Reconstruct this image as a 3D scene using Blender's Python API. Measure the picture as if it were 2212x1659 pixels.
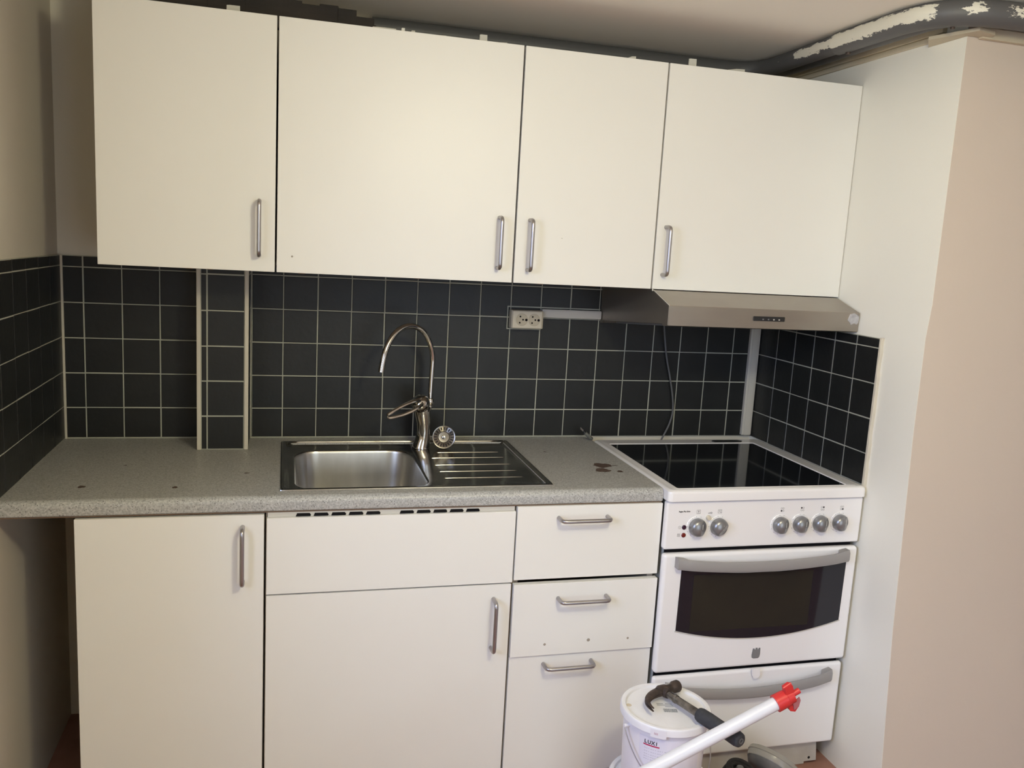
import bpy, bmesh, math, random
from mathutils import Vector, Matrix
random.seed(7)
for o in list(bpy.data.objects): bpy.data.objects.remove(o)
COL = bpy.context.scene.collection
SC = bpy.context.scene
V = Vector
# ------------------------------------------------------------------ camera, world, light, exposure
cd = bpy.data.cameras.new('camera'); cam = bpy.data.objects.new('camera', cd); COL.objects.link(cam)
cd.sensor_width = 36.0; cd.lens = 29.826; cd.clip_start = 0.02; cd.clip_end = 50
cam.matrix_world = Matrix(((0.965610, -0.012158, -0.259712, 0.7443),
                           (-0.254038, 0.168512, -0.952401, -2.5565),
                           (0.055344, 0.985625, 0.159628, 1.4996),
                           (0, 0, 0, 1)))
SC.camera = cam
w = bpy.data.worlds.new('world'); SC.world = w; w.use_nodes = True
w.node_tree.nodes['Background'].inputs[0].default_value = (0.74, 0.86, 1.0, 1)
w.node_tree.nodes['Background'].inputs[1].default_value = 3.0
SC.view_settings.view_transform = 'Standard'; SC.view_settings.look = 'None'
SC.view_settings.gamma = 1.0; SC.view_settings.use_curve_mapping = False
SC.view_settings.exposure = -0.05
def area(name, loc, direction, size, power, col, shape='RECTANGLE', size_y=None, spread=math.pi):
    l = bpy.data.lights.new(name, 'AREA'); l.shape = shape; l.size = size; l.size_y = size_y or size
    l.energy = power; l.color = col; l.spread = spread
    o = bpy.data.objects.new(name, l); COL.objects.link(o); o.location = loc
    o.rotation_euler = V(direction).to_track_quat('-Z', 'Y').to_euler()
    return o
LAMP = (1.36, -2.0, 1.93)
_l = bpy.data.lights.new('lamp_light', 'POINT'); _l.energy = 29.5; _l.color = (1.0, 0.94, 0.64); _l.shadow_soft_size = 0.075
_o = bpy.data.objects.new('lamp_light', _l); COL.objects.link(_o); _o.location = LAMP
area('sky_daylight', (-1.10, -2.72, 2.12), (0.78, 0.38, -0.42), 1.5, 90, (0.44, 0.56, 1.0), 'RECTANGLE', 1.5)

# ------------------------------------------------------------------ materials
MATS = {}
def mat(name, col, rough=0.5, metal=0.0, spec=0.5, coat=0.0, bump=None, var=None, aniso=0.0, trans=0.0, alpha=1.0, emit=None):
    if name in MATS: return MATS[name]
    m = bpy.data.materials.new(name); m.use_nodes = True; MATS[name] = m
    nt = m.node_tree; b = nt.nodes['Principled BSDF']
    b.inputs['Base Color'].default_value = (*col, 1); b.inputs['Roughness'].default_value = rough
    b.inputs['Metallic'].default_value = metal; b.inputs['Specular IOR Level'].default_value = spec
    b.inputs['Coat Weight'].default_value = coat; b.inputs['Transmission Weight'].default_value = trans
    b.inputs['Alpha'].default_value = alpha
    if aniso: b.inputs['Anisotropic'].default_value = aniso
    if emit:
        b.inputs['Emission Color'].default_value = (*emit[0], 1); b.inputs['Emission Strength'].default_value = emit[1]
    tc = nt.nodes.new('ShaderNodeTexCoord')
    if var:   # (second colour, scale, stretch)
        mp = nt.nodes.new('ShaderNodeMapping'); nt.links.new(tc.outputs['Object'], mp.inputs[0])
        mp.inputs['Scale'].default_value = var[2] if len(var) > 2 else (1, 1, 1)
        n = nt.nodes.new('ShaderNodeTexNoise'); n.inputs['Scale'].default_value = var[1]; n.inputs['Detail'].default_value = 5
        nt.links.new(mp.outputs[0], n.inputs['Vector'])
        r = nt.nodes.new('ShaderNodeValToRGB'); r.color_ramp.elements[0].position = 0.35; r.color_ramp.elements[1].position = 0.68
        r.color_ramp.elements[0].color = (*col, 1); r.color_ramp.elements[1].color = (*var[0], 1)
        nt.links.new(n.outputs['Fac'], r.inputs[0]); nt.links.new(r.outputs[0], b.inputs['Base Color'])
    if bump:  # (scale, strength)
        n = nt.nodes.new('ShaderNodeTexNoise'); n.inputs['Scale'].default_value = bump[0]; n.inputs['Detail'].default_value = 4
        mp = nt.nodes.new('ShaderNodeMapping'); nt.links.new(tc.outputs['Object'], mp.inputs[0])
        mp.inputs['Scale'].default_value = bump[2] if len(bump) > 2 else (1, 1, 1)
        nt.links.new(mp.outputs[0], n.inputs['Vector'])
        bp = nt.nodes.new('ShaderNodeBump'); bp.inputs['Strength'].default_value = bump[1]; bp.inputs['Distance'].default_value = 0.002
        nt.links.new(n.outputs['Fac'], bp.inputs['Height']); nt.links.new(bp.outputs[0], b.inputs['Normal'])
    return m
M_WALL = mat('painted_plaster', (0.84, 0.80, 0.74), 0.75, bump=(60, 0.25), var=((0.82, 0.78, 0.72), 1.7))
M_WALLR = mat('painted_plaster_right_lit', (0.90, 0.872, 0.775), 0.7, bump=(60, 0.22), var=((0.88, 0.852, 0.755), 1.5))  # paler, yellower plaster copy: warm lamplight put into the colour
M_WALLP = mat('painted_plaster_return_dim', (0.68, 0.585, 0.49), 0.75, bump=(60, 0.25), var=((0.66, 0.565, 0.475), 1.5))  # darker plaster copy: shade and pink floor bounce put into the colour
M_WALLL = mat('painted_plaster_left_dim', (0.60, 0.55, 0.455), 0.8, bump=(60, 0.25), var=((0.56, 0.51, 0.425), 2.0))  # plaster copy darkened in colour for the dim left side
M_CEIL = mat('ceiling_paint', (0.92, 0.86, 0.77), 0.85, bump=(40, 0.2))
M_FLOOR = mat('floor_terracotta', (0.38, 0.20, 0.15), 0.6, var=((0.30, 0.15, 0.11), 14), bump=(50, 0.3))
M_CAB = mat('white_laminate', (0.82, 0.80, 0.745), 0.42, bump=(9, 0.05), var=((0.81, 0.79, 0.735), 5))
M_CABB = mat('cabinet_carcass', (0.55, 0.47, 0.37), 0.6)
M_GAPB = mat('brown_chipboard_edge', (0.16, 0.10, 0.06), 0.8, bump=(200, 0.3))
M_STEEL = mat('brushed_handle_steel', (0.42, 0.40, 0.405), 0.34, metal=1.0, aniso=0.3)
M_CHROME = mat('chrome', (0.62, 0.60, 0.57), 0.07, metal=1.0)
M_SINK = mat('sink_steel', (0.46, 0.455, 0.43), 0.17, metal=1.0, bump=(70, 0.04, (0.06, 1, 1)), var=((0.36, 0.35, 0.33), 16))
M_HOOD = mat('hood_steel', (0.38, 0.345, 0.30), 0.38, metal=0.9, bump=(120, 0.1, (0.05, 1, 1)), var=((0.36, 0.32, 0.28), 9, (1, 1, 3)))
M_TILE = mat('charcoal_tile', (0.0125, 0.013, 0.0125), 0.42, spec=0.35, bump=(70, 0.25), var=((0.017, 0.0175, 0.017), 12))
M_GROUT = mat('grout', (0.40, 0.40, 0.335), 0.9, bump=(300, 0.3))
M_TRIMC = mat('cream_edge_trim', (0.60, 0.55, 0.45), 0.55, bump=(120, 0.25))
M_PLAST = mat('cream_plastic', (0.62, 0.56, 0.44), 0.4)
M_TRUNK = mat('white_trunking_plastic', (0.56, 0.53, 0.47), 0.4)
M_ENAM = mat('white_enamel', (0.86, 0.84, 0.83), 0.22, coat=0.4)
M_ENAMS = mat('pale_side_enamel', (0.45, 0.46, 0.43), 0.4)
M_GLASSB = mat('black_ceramic_glass', (0.006, 0.007, 0.009), 0.07, spec=0.42)
M_OVENG = mat('dark_oven_glass', (0.012, 0.012, 0.018), 0.08, spec=0.5)
M_OVENI = mat('oven_inner_window', (0.026, 0.024, 0.018), 0.2, spec=0.3, var=((0.018, 0.017, 0.015), 4))
M_GREYP = mat('grey_plastic', (0.20, 0.20, 0.205), 0.36)
M_GREYH = mat('grey_handle_plastic', (0.30, 0.285, 0.275), 0.35)
M_DARK = mat('black_plastic', (0.012, 0.012, 0.013), 0.45)
M_GAP = mat('dark_gap', (0.010, 0.009, 0.010), 0.95, spec=0.1)
M_PRINT = mat('grey_print', (0.16, 0.15, 0.15), 0.6)
M_PRINTD = mat('dark_print', (0.03, 0.025, 0.03), 0.6)
M_RED = mat('red_plastic', (0.62, 0.035, 0.035), 0.3)
M_REDP = mat('crimson_print', (0.50, 0.03, 0.10), 0.5)
M_LAMP1 = mat('purple_indicator', (0.04, 0.015, 0.03), 0.2)
M_LAMP2 = mat('red_indicator', (0.16, 0.02, 0.015), 0.2)
M_BUCK = mat('white_bucket_plastic', (0.80, 0.78, 0.81), 0.32, spec=0.5)
M_LID = mat('white_lid_plastic', (0.82, 0.81, 0.83), 0.35, var=((0.77, 0.76, 0.77), 22), bump=(40, 0.15))
M_LABEL = mat('bucket_label', (0.74, 0.72, 0.80), 0.5)
M_IRON = mat('rusty_dark_iron', (0.055, 0.040, 0.034), 0.55, metal=0.5, bump=(120, 0.5), var=((0.10, 0.070, 0.055), 60))
M_SHAFT = mat('worn_steel_shaft', (0.36, 0.33, 0.29), 0.32, metal=0.9, var=((0.08, 0.07, 0.065), 40), bump=(120, 0.3))
M_RUBB = mat('dark_rubber_grip', (0.030, 0.031, 0.036), 0.75, bump=(160, 0.6), var=((0.045, 0.046, 0.05), 90))
M_POLE = mat('white_pole_plastic', (0.72, 0.72, 0.76), 0.35)
M_WOOD = mat('dark_rough_wood', (0.028, 0.024, 0.021), 0.9, bump=(60, 0.9, (0.2, 1, 1)), var=((0.050, 0.040, 0.034), 25, (0.25, 1, 1)))
M_TAPE = mat('pale_paper', (0.62, 0.60, 0.53), 0.7)
M_FOIL = mat('bright_scrap', (0.85, 0.84, 0.78), 0.3)
M_CORD = mat('grey_cable', (0.12, 0.12, 0.12), 0.5)
M_STAIN = mat('brown_stain', (0.085, 0.050, 0.035), 0.5, var=((0.14, 0.10, 0.08), 90))
M_STAINF = mat('faint_stain', (0.16, 0.14, 0.115), 0.5, var=((0.22, 0.20, 0.17), 60))
M_BATT = mat('cream_batten', (0.60, 0.52, 0.38), 0.6, bump=(80, 0.3))
M_DUSTY = mat('dusty_grey_plastic', (0.10, 0.10, 0.10), 0.5, var=((0.16, 0.155, 0.15), 25))
M_CLEAR = mat('frosted_clear_plastic', (0.62, 0.60, 0.55), 0.25, trans=0.55)
M_HOLE = mat('raw_hole', (0.36, 0.31, 0.25), 0.9)


def counter_mat():
    m = bpy.data.materials.new('speckled_grey_laminate'); m.use_nodes = True; nt = m.node_tree; b = nt.nodes['Principled BSDF']
    tc = nt.nodes.new('ShaderNodeTexCoord'); L = nt.links.new
    base = nt.nodes.new('ShaderNodeTexNoise'); base.inputs['Scale'].default_value = 260; base.inputs['Detail'].default_value = 3
    L(tc.outputs['Object'], base.inputs['Vector'])
    r = nt.nodes.new('ShaderNodeValToRGB'); e = r.color_ramp.elements
    e[0].position = 0.36; e[0].color = (0.315, 0.31, 0.29, 1); e[1].position = 0.66; e[1].color = (0.50, 0.495, 0.47, 1)
    L(base.outputs['Fac'], r.inputs[0])
    v = nt.nodes.new('ShaderNodeTexVoronoi'); v.inputs['Scale'].default_value = 300; L(tc.outputs['Object'], v.inputs['Vector'])
    # dark chips: cells whose random colour is low, near their centres
    sep = nt.nodes.new('ShaderNodeSeparateColor'); L(v.outputs['Color'], sep.inputs[0])
    lt = nt.nodes.new('ShaderNodeMath'); lt.operation = 'LESS_THAN'; lt.inputs[1].default_value = 0.17; L(sep.outputs[0], lt.inputs[0])
    ld = nt.nodes.new('ShaderNodeMath'); ld.operation = 'LESS_THAN'; ld.inputs[1].default_value = 0.31; L(v.outputs['Distance'], ld.inputs[0])
    mu = nt.nodes.new('ShaderNodeMath'); mu.operation = 'MULTIPLY'; L(lt.outputs[0], mu.inputs[0]); L(ld.outputs[0], mu.inputs[1])
    mx = nt.nodes.new('ShaderNodeMix'); mx.data_type = 'RGBA'; L(mu.outputs[0], mx.inputs[0]); L(r.outputs[0], mx.inputs[6])
    mx.inputs[7].default_value = (0.085, 0.08, 0.07, 1)
    L(mx.outputs[2], b.inputs['Base Color']); b.inputs['Roughness'].default_value = 0.38
    return m
M_COUNTER = counter_mat()
def pipe_mat():
    m = bpy.data.materials.new('grey_pipe_with_white_paint'); m.use_nodes = True; nt = m.node_tree; b = nt.nodes['Principled BSDF']; L = nt.links.new
    at = nt.nodes.new('ShaderNodeAttribute'); at.attribute_name = 'paint'
    tc = nt.nodes.new('ShaderNodeTexCoord'); mp = nt.nodes.new('ShaderNodeMapping'); mp.inputs['Scale'].default_value = (0.55, 0.35, 1.0); L(tc.outputs['Object'], mp.inputs[0])
    n = nt.nodes.new('ShaderNodeTexNoise'); n.inputs['Scale'].default_value = 95; n.inputs['Detail'].default_value = 8; n.inputs['Roughness'].default_value = 0.7
    L(mp.outputs[0], n.inputs['Vector'])
    a = nt.nodes.new('ShaderNodeMath'); a.operation = 'MULTIPLY_ADD'; L(n.outputs['Fac'], a.inputs[0]); a.inputs[1].default_value = 2.6; L(at.outputs['Fac'], a.inputs[2])
    r = nt.nodes.new('ShaderNodeValToRGB'); e = r.color_ramp.elements; e[0].position = 1.0; e[1].position = 1.03
    e[0].color = (0.105, 0.103, 0.102, 1); e[1].color = (0.76, 0.73, 0.62, 1)
    sc = nt.nodes.new('ShaderNodeMath'); sc.operation = 'MULTIPLY'; sc.inputs[1].default_value = 0.4; e[0].position = 0.735; e[1].position = 0.75
    L(a.outputs[0], sc.inputs[0]); L(sc.outputs[0], r.inputs[0]); L(r.outputs[0], b.inputs['Base Color']); b.inputs['Roughness'].default_value = 0.5
    return m
M_PIPE = pipe_mat()
def glass_pane():
    m = bpy.data.materials.new('window_glass'); m.use_nodes = True; nt = m.node_tree; nt.nodes.clear()
    o = nt.nodes.new('ShaderNodeOutputMaterial'); t = nt.nodes.new('ShaderNodeBsdfTransparent'); g = nt.nodes.new('ShaderNodeBsdfGlossy')
    g.inputs['Roughness'].default_value = 0.02; mx = nt.nodes.new('ShaderNodeMixShader'); mx.inputs[0].default_value = 0.06
    nt.links.new(t.outputs[0], mx.inputs[1]); nt.links.new(g.outputs[0], mx.inputs[2]); nt.links.new(mx.outputs[0], o.inputs[0])
    return m
M_PANE = glass_pane()
def opal():
    m = bpy.data.materials.new('opal_glass'); m.use_nodes = True; nt = m.node_tree; nt.nodes.clear()
    o = nt.nodes.new('ShaderNodeOutputMaterial'); t = nt.nodes.new('ShaderNodeBsdfTransparent'); e = nt.nodes.new('ShaderNodeEmission')
    e.inputs[0].default_value = (1.0, 0.90, 0.72, 1); e.inputs[1].default_value = 3.0; a = nt.nodes.new('ShaderNodeAddShader')
    nt.links.new(t.outputs[0], a.inputs[0]); nt.links.new(e.outputs[0], a.inputs[1]); nt.links.new(a.outputs[0], o.inputs[0])
    return m
M_OPAL = opal()

# ------------------------------------------------------------------ mesh helpers (all in world coordinates)
def B(): return bmesh.new()
def bx(bm, x0, x1, y0, y1, z0, z1, bev=0.0, seg=2, mi=0, rot=None):
    t = bmesh.new(); bmesh.ops.create_cube(t, size=1.0)
    c = V(((x0+x1)/2, (y0+y1)/2, (z0+z1)/2))
    for v in t.verts: v.co = V((v.co.x*(x1-x0), v.co.y*(y1-y0), v.co.z*(z1-z0)))
    if bev > 0: bmesh.ops.bevel(t, geom=list(t.edges), offset=bev, segments=seg, affect='EDGES', profile=0.5)
    M = Matrix.Translation(c) @ (rot.to_4x4() if rot else Matrix.Identity(4))
    merge(bm, t, M, mi)
def merge(bm, t, M=None, mi=None):
    vm = {}
    for v in t.verts: vm[v] = bm.verts.new(M @ v.co if M else v.co)
    for f in t.faces:
        try: nf = bm.faces.new([vm[v] for v in f.verts])
        except ValueError: continue
        nf.material_index = f.material_index if mi is None else mi
    t.free()
def frame_of(d):
    d = d.normalized(); up = V((0, 0, 1)) if abs(d.z) < 0.95 else V((1, 0, 0))
    a = d.cross(up).normalized(); b = a.cross(d).normalized(); return a, b
def catmull(pts, k=6, closed=False):
    P = [V(p) for p in pts]; n = len(P); out = []
    rng = range(n) if closed else range(n-1)
    for i in rng:
        p0 = P[(i-1) % n] if (closed or i > 0) else P[0]*2-P[1]
        p1 = P[i]; p2 = P[(i+1) % n]
        p3 = P[(i+2) % n] if (closed or i < n-2) else P[-1]*2-P[-2]
        for j in range(k):
            t = j/k
            out.append(0.5*((2*p1)+(-p0+p2)*t+(2*p0-5*p1+4*p2-p3)*t*t+(-p0+3*p1-3*p2+p3)*t**3))
    if not closed: out.append(P[-1])
    return out
def tube(bm, pts, r, n=14, closed=False, caps=True, radii=None, flat=1.0, flat_dir=None, mi=0):
    P = [V(p) for p in pts]; m = len(P); rings = []; pa = None
    for i, p in enumerate(P):
        if closed: d = P[(i+1) % m]-P[(i-1) % m]
        else: d = P[min(i+1, m-1)]-P[max(i-1, 0)]
        d.normalize()
        if flat_dir is not None: a = V(flat_dir); a = (a-d*a.dot(d)).normalized()
        elif pa is None: a, _ = frame_of(d)
        else: a = (pa-d*pa.dot(d)).normalized()
        pa = a; b = d.cross(a).normalized(); rr = radii[i] if radii else r
        rings.append([bm.verts.new(p+a*math.cos(t)*rr*flat+b*math.sin(t)*rr) for t in [2*math.pi*j/n for j in range(n)]])
    for i in range(m if closed else m-1):
        A = rings[i]; C = rings[(i+1) % m]
        for j in range(n):
            f = bm.faces.new([A[j], A[(j+1) % n], C[(j+1) % n], C[j]]); f.material_index = mi
    if caps and not closed:
        f = bm.faces.new(rings[0][::-1]); f.material_index = mi; f = bm.faces.new(rings[-1]); f.material_index = mi
    return rings
def cyl(bm, p0, p1, r0, r1=None, n=24, mi=0): tube(bm, [p0, p1], r0, n, radii=[r0, r0 if r1 is None else r1], mi=mi)
def lathe(bm, prof, c, axis=(0, 0, 1), n=48, mi=0, a0=0.0, a1=2*math.pi):
    """prof: list of (radius, height along axis)"""
    ax = V(axis).normalized(); a, b = frame_of(ax); c = V(c); rings = []
    full = abs(a1-a0-2*math.pi) < 1e-6; cnt = n if full else n+1
    for r, h in prof:
        if r < 1e-7: rings.append([bm.verts.new(c+ax*h)])
        else: rings.append([bm.verts.new(c+ax*h+a*math.cos(t)*r+b*math.sin(t)*r) for t in [a0+(a1-a0)*j/n for j in range(cnt)]])
    for A, C in zip(rings, rings[1:]):
        for j in range(n):
            k = (j+1) % cnt
            if len(A) == 1 and len(C) == 1: continue
            if len(A) == 1: f = bm.faces.new([A[0], C[k], C[j]])
            elif len(C) == 1: f = bm.faces.new([A[j], A[k], C[0]])
            else: f = bm.faces.new([A[j], A[k], C[k], C[j]])
            f.material_index = mi
def prism(bm, poly, y0, y1, mi=0):
    """polygon in the x-z plane extruded from y0 (front) to y1 (back)"""
    A = [bm.verts.new((x, y0, z)) for x, z in poly]; C = [bm.verts.new((x, y1, z)) for x, z in poly]; n = len(poly)
    fs = [bm.faces.new(A), bm.faces.new(C[::-1])]
    for i in range(n): fs.append(bm.faces.new([A[(i+1) % n], A[i], C[i], C[(i+1) % n]]))
    for f in fs: f.material_index = mi
def ring_xz(bm, cx, cz, r, wd, y0, y1, n=20, mi=0):
    o = [(cx+math.cos(2*math.pi*i/n)*r, cz+math.sin(2*math.pi*i/n)*r) for i in range(n)]
    q = [(cx+math.cos(2*math.pi*i/n)*(r-wd), cz+math.sin(2*math.pi*i/n)*(r-wd)) for i in range(n)]
    for i in range(n):
        j = (i+1) % n; prism(bm, [o[i], o[j], q[j], q[i]], y0, y1, mi)
WL = {}
def obj(name, bm, mats, parent=None, origin=None, sharp=35, wn=True):
    bmesh.ops.recalc_face_normals(bm, faces=bm.faces)
    co = [v.co for v in bm.verts]
    lo = V((min(c.x for c in co), min(c.y for c in co), min(c.z for c in co))); hi = V((max(c.x for c in co), max(c.y for c in co), max(c.z for c in co)))
    o0 = V(origin) if origin else V(((lo.x+hi.x)/2, (lo.y+hi.y)/2, lo.z))
    for v in bm.verts: v.co = v.co-o0
    me = bpy.data.meshes.new(name)
    bm.to_mesh(me); bm.free()
    for f in me.polygons: f.use_smooth = True
    me.set_sharp_from_angle(angle=math.radians(sharp))
    for m in (mats if isinstance(mats, (list, tuple)) else [mats]): me.materials.append(m)
    o = bpy.data.objects.new(name, me); COL.objects.link(o); WL[o] = o0
    if wn:
        k = o.modifiers.new('weighted_normal', 'WEIGHTED_NORMAL'); k.keep_sharp = True
    if parent: o.parent = parent; o.location = o0-WL[parent]
    else: o.location = o0
    return o
def thing(name, loc, label, cat, group=None):
    o = bpy.data.objects.new(name, None); COL.objects.link(o); o.location = loc; WL[o] = V(loc); o.empty_display_size = 0.05
    return tag(o, label, cat, group)
def tag(o, label=None, cat=None, group=None, kind=None):
    if label: o['label'] = label
    if cat: o['category'] = cat
    if group: o['group'] = group
    if kind: o['kind'] = kind
    return o
def struct(name, bm, m, **k): return tag(obj(name, bm, m, **k), kind='structure')
def text(name, s, loc, size, m, parent, right=(1, 0, 0), up=(0, 0, 1), depth=0.0002, bold=0.0, wide=1.0):
    c = bpy.data.curves.new(name, 'FONT'); c.body = s; c.size = size; c.align_x = 'CENTER'; c.align_y = 'CENTER'; c.extrude = depth; c.offset = bold
    t = bpy.data.objects.new(name, c); COL.objects.link(t); bpy.context.view_layer.update()
    me = bpy.data.meshes.new_from_object(t.evaluated_get(bpy.context.evaluated_depsgraph_get()))
    bpy.data.objects.remove(t); bpy.data.curves.remove(c)
    R = V(right).normalized(); U = V(up).normalized(); N = R.cross(U)
    for v in me.vertices: v.co = R*v.co.x*wide+U*v.co.y+N*v.co.z
    me.materials.clear(); me.materials.append(m)
    o = bpy.data.objects.new(name, me); COL.objects.link(o); WL[o] = V(loc); o.parent = parent; o.location = V(loc)-WL[parent]
    return o

# ------------------------------------------------------------------ the room
XL, XR, H, FL = 0.147, 2.3145, 2.114, 0.06
YB = 0.008
def tiles(o, u, v, nrm, us, vs, g=0.0032, th=0.008, corner=None):
    """tile boxes with chamfer on a grout bed. us, vs: boundaries; slot 0 tile, slot 1 grout"""
    bm = B(); o = V(o); u = V(u); v = V(v); n = V(nrm)
    def quadbox(u0, u1, v0, v1, d0, d1, ch, mi):
        def P(a, b, d): return bm.verts.new(o+u*a+v*b+n*d)
        A = [P(u0, v0, d0), P(u1, v0, d0), P(u1, v1, d0), P(u0, v1, d0)]
        C = [P(u0, v0, d1-ch), P(u1, v0, d1-ch), P(u1, v1, d1-ch), P(u0, v1, d1-ch)]
        D = [P(u0+ch, v0+ch, d1), P(u1-ch, v0+ch, d1), P(u1-ch, v1-ch, d1), P(u0+ch, v1-ch, d1)]
        for i in range(4):
            j = (i+1) % 4
            bm.faces.new([A[i], A[j], C[j], C[i]]).material_index = mi
            bm.faces.new([C[i], C[j], D[j], D[i]]).material_index = mi
        bm.faces.new(D).material_index = mi
    quadbox(us[0], us[-1], vs[0], vs[-1], -th, -0.0012, 0.0002, 1)
    for a, b in zip(us, us[1:]):
        for c, d in zip(vs, vs[1:]):
            if b-a < 0.008 or d-c < 0.008: continue
            ja, jb = random.uniform(-.0005, .0005), random.uniform(-.0005, .0005)
            quadbox(a+g/2+ja, b-g/2+ja, c+g/2+jb, d-g/2+jb, -0.002, 0.0, 0.0012, 0)
    return bm
P_ = 0.0977
ZR = [0.9005, 0.9894, 1.0871, 1.1848, 1.2825, 1.3802]
# floor and ceiling
bm = B(); bx(bm, -0.2, 4.5, -4.4, 0.25, FL-0.1, FL); struct('floor', bm, M_FLOOR)
bm = B(); bx(bm, -0.2, 4.5, -4.4, 0.25, H, H+0.12); struct('ceiling', bm, M_CEIL)
# back wall with tiled splashback
bm = B(); bx(bm, XL-0.2, XR+0.2, YB, YB+0.2, FL-0.05, H+0.02); WB = struct('wall_back', bm, mat('painted_plaster_back_dim', (0.70, 0.66, 0.56), 0.8, bump=(60, 0.25), var=((0.66, 0.62, 0.525), 2.0)))  # plaster copy with shade in its colour, less than the left wall
bm = tiles((0, 0, 0), (1, 0, 0), (0, 0, 1), (0, -1, 0), [0.1585, 0.2102, 0.3079, 0.4056, 0.5033, 0.5155], ZR+[1.4105])
obj('tiling', bm, [M_TILE, M_GROUT], WB)
bm = tiles((0, 0, 0), (1, 0, 0), (0, 0, 1), (0, -1, 0), [0.653]+[0.7407+i*P_ for i in range(16)]+[2.300], ZR+[1.4105])
obj('tiling', bm, [M_TILE, M_GROUT], WB)
# left wall with window opening and tiling
bm = B()
WY0, WY1, WZ0, WZ1 = -2.85, -1.40, 0.95, 1.98
bx(bm, XL-0.22, XL, WY1, YB+0.2, FL-0.05, H+0.02); bx(bm, XL-0.22, XL, -4.3, WY0, FL-0.05, H+0.02)
bx(bm, XL-0.22, XL, WY0, WY1, FL-0.05, WZ0); bx(bm, XL-0.22, XL, WY0, WY1, WZ1, H+0.02)
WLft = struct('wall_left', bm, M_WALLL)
bm = tiles((0.155, 0, 0), (0, -1, 0), (0, 0, 1), (1, 0, 0), [0.0, 0.110, 0.215, 0.320, 0.425, 0.530, 0.635], [z+0.002*(i > 0) for i, z in enumerate(ZR)]+[1.4105], g=0.0026)
obj('tiling', bm, [M_TILE, M_GROUT], WLft)
bm = B(); bx(bm, 0.155, 0.161, -0.006, 0.0, 0.9005, 1.4105, 0.001); obj('corner_grout', bm, M_TRIMC, WLft)
# window in the left wall (beside the camera)
bm = B()
for a in ((WY0, WY0+0.05, WZ0, WZ1), (WY1-0.05, WY1, WZ0, WZ1), (WY0+0.05, WY1-0.05, WZ0, WZ0+0.05), (WY0+0.05, WY1-0.05, WZ1-0.05, WZ1), (-2.150, -2.100, WZ0+0.05, WZ1-0.05)):
    bx(bm, XL-0.13, XL-0.08, a[0], a[1], a[2], a[3], 0.003)
WN = struct('window_1', bm, M_ENAM)
bm = B(); bx(bm, XL-0.108, XL-0.102, WY0+0.05, WY1-0.05, WZ0+0.05, WZ1-0.05); obj('pane', bm, M_PANE, WN)
# right wall: runs to the outer corner, then turns
bm = B()
zs = [FL-0.05, 0.55, 1.08, 1.33, 1.415, H+0.02]; ys = [-0.823, -0.785, -0.764, -0.762, -0.761, -0.757]; xs = [2.307, 2.307, 2.307, 2.307, XR, XR]; NZ = len(zs)
A = [bm.verts.new((x, 0.2, z)) for x, z in zip(xs, zs)]; C = [bm.verts.new((x, y, z)) for x, y, z in zip(xs, ys, zs)]
D = [bm.verts.new((x+0.02, 0.2, z)) for x, z in zip(xs, zs)]; E_ = [bm.verts.new((x+0.02, y+0.0006, z)) for x, y, z in zip(xs, ys, zs)]
for i in range(NZ-1):
    bm.faces.new([A[i], C[i], C[i+1], A[i+1]]); bm.faces.new([D[i], E_[i], E_[i+1], D[i+1]]); bm.faces.new([C[i], E_[i], E_[i+1], C[i+1]])
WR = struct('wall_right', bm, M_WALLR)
bm = B()
A = [bm.verts.new((x+0.0012, y-0.0003, z)) for x, y, z in zip(xs, ys, zs)]; C = [bm.verts.new((4.4, y, z)) for y, z in zip(ys, zs)]
A2 = [bm.verts.new((x+0.0212, y+0.1, z)) for x, y, z in zip(xs, ys, zs)]; C2 = [bm.verts.new((4.4, y+0.1, z)) for y, z in zip(ys, zs)]
for i in range(NZ-1):
    bm.faces.new([A[i], C[i], C[i+1], A[i+1]]); bm.faces.new([A2[i], C2[i], C2[i+1], A2[i+1]])
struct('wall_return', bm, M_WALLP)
bm = tiles((2.300, 0, 0), (0, -1, 0), (0, 0, 1), (-1, 0, 0), [0.0, 0.116, 0.2145, 0.3129, 0.411, 0.509, 0.6068], ZR[:5]+[1.3095], th=0.0068)
obj('tiling', bm, [M_TILE, M_GROUT], WR)
bm = B()
pts = []
for i in range(25):
    z = 0.875+(1.312-0.875)*i/24; pts.append((z, -0.6120+random.uniform(-.0018, .0018)))
for (za, ya), (zb, yb) in zip(pts, pts[1:]):
    q = [(2.2965, -0.6068, za), (2.2975, ya, za), (2.307, ya-0.001, za), (2.307, -0.6068, za)]
    r = [(2.2965, -0.6068, zb), (2.2975, yb, zb), (2.307, yb-0.001, zb), (2.307, -0.6068, zb)]
    q = [bm.verts.new(p) for p in q]; r = [bm.verts.new(p) for p in r]
    for i in range(4): bm.faces.new([q[i], q[(i+1) % 4], r[(i+1) % 4], r[i]])
obj('plaster_edge', bm, M_TRIMC, WR)
# the other walls of the room
bm = B(); bx(bm, 4.4, 4.55, -4.3, -0.6, FL-0.05, H+0.02); struct('wall_far_right', bm, M_WALL)
bm = B(); bx(bm, XL-0.2, 1.3, -4.0, -3.85, FL-0.05, H+0.02); bx(bm, 2.5, 4.5, -4.0, -3.85, FL-0.05, H+0.02); bx(bm, 1.3, 2.5, -4.0, -3.85, 2.05, H+0.02)
struct('wall_rear', bm, M_WALL)
bm = B(); bx(bm, 1.24, 1.30, -3.87, -3.83, FL, 2.09, 0.003); bx(bm, 2.50, 2.56, -3.87, -3.83, FL, 2.09, 0.003); bx(bm, 1.30, 2.50, -3.87, -3.83, 2.05, 2.09, 0.003)
struct('door_1', bm, M_ENAM)
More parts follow.
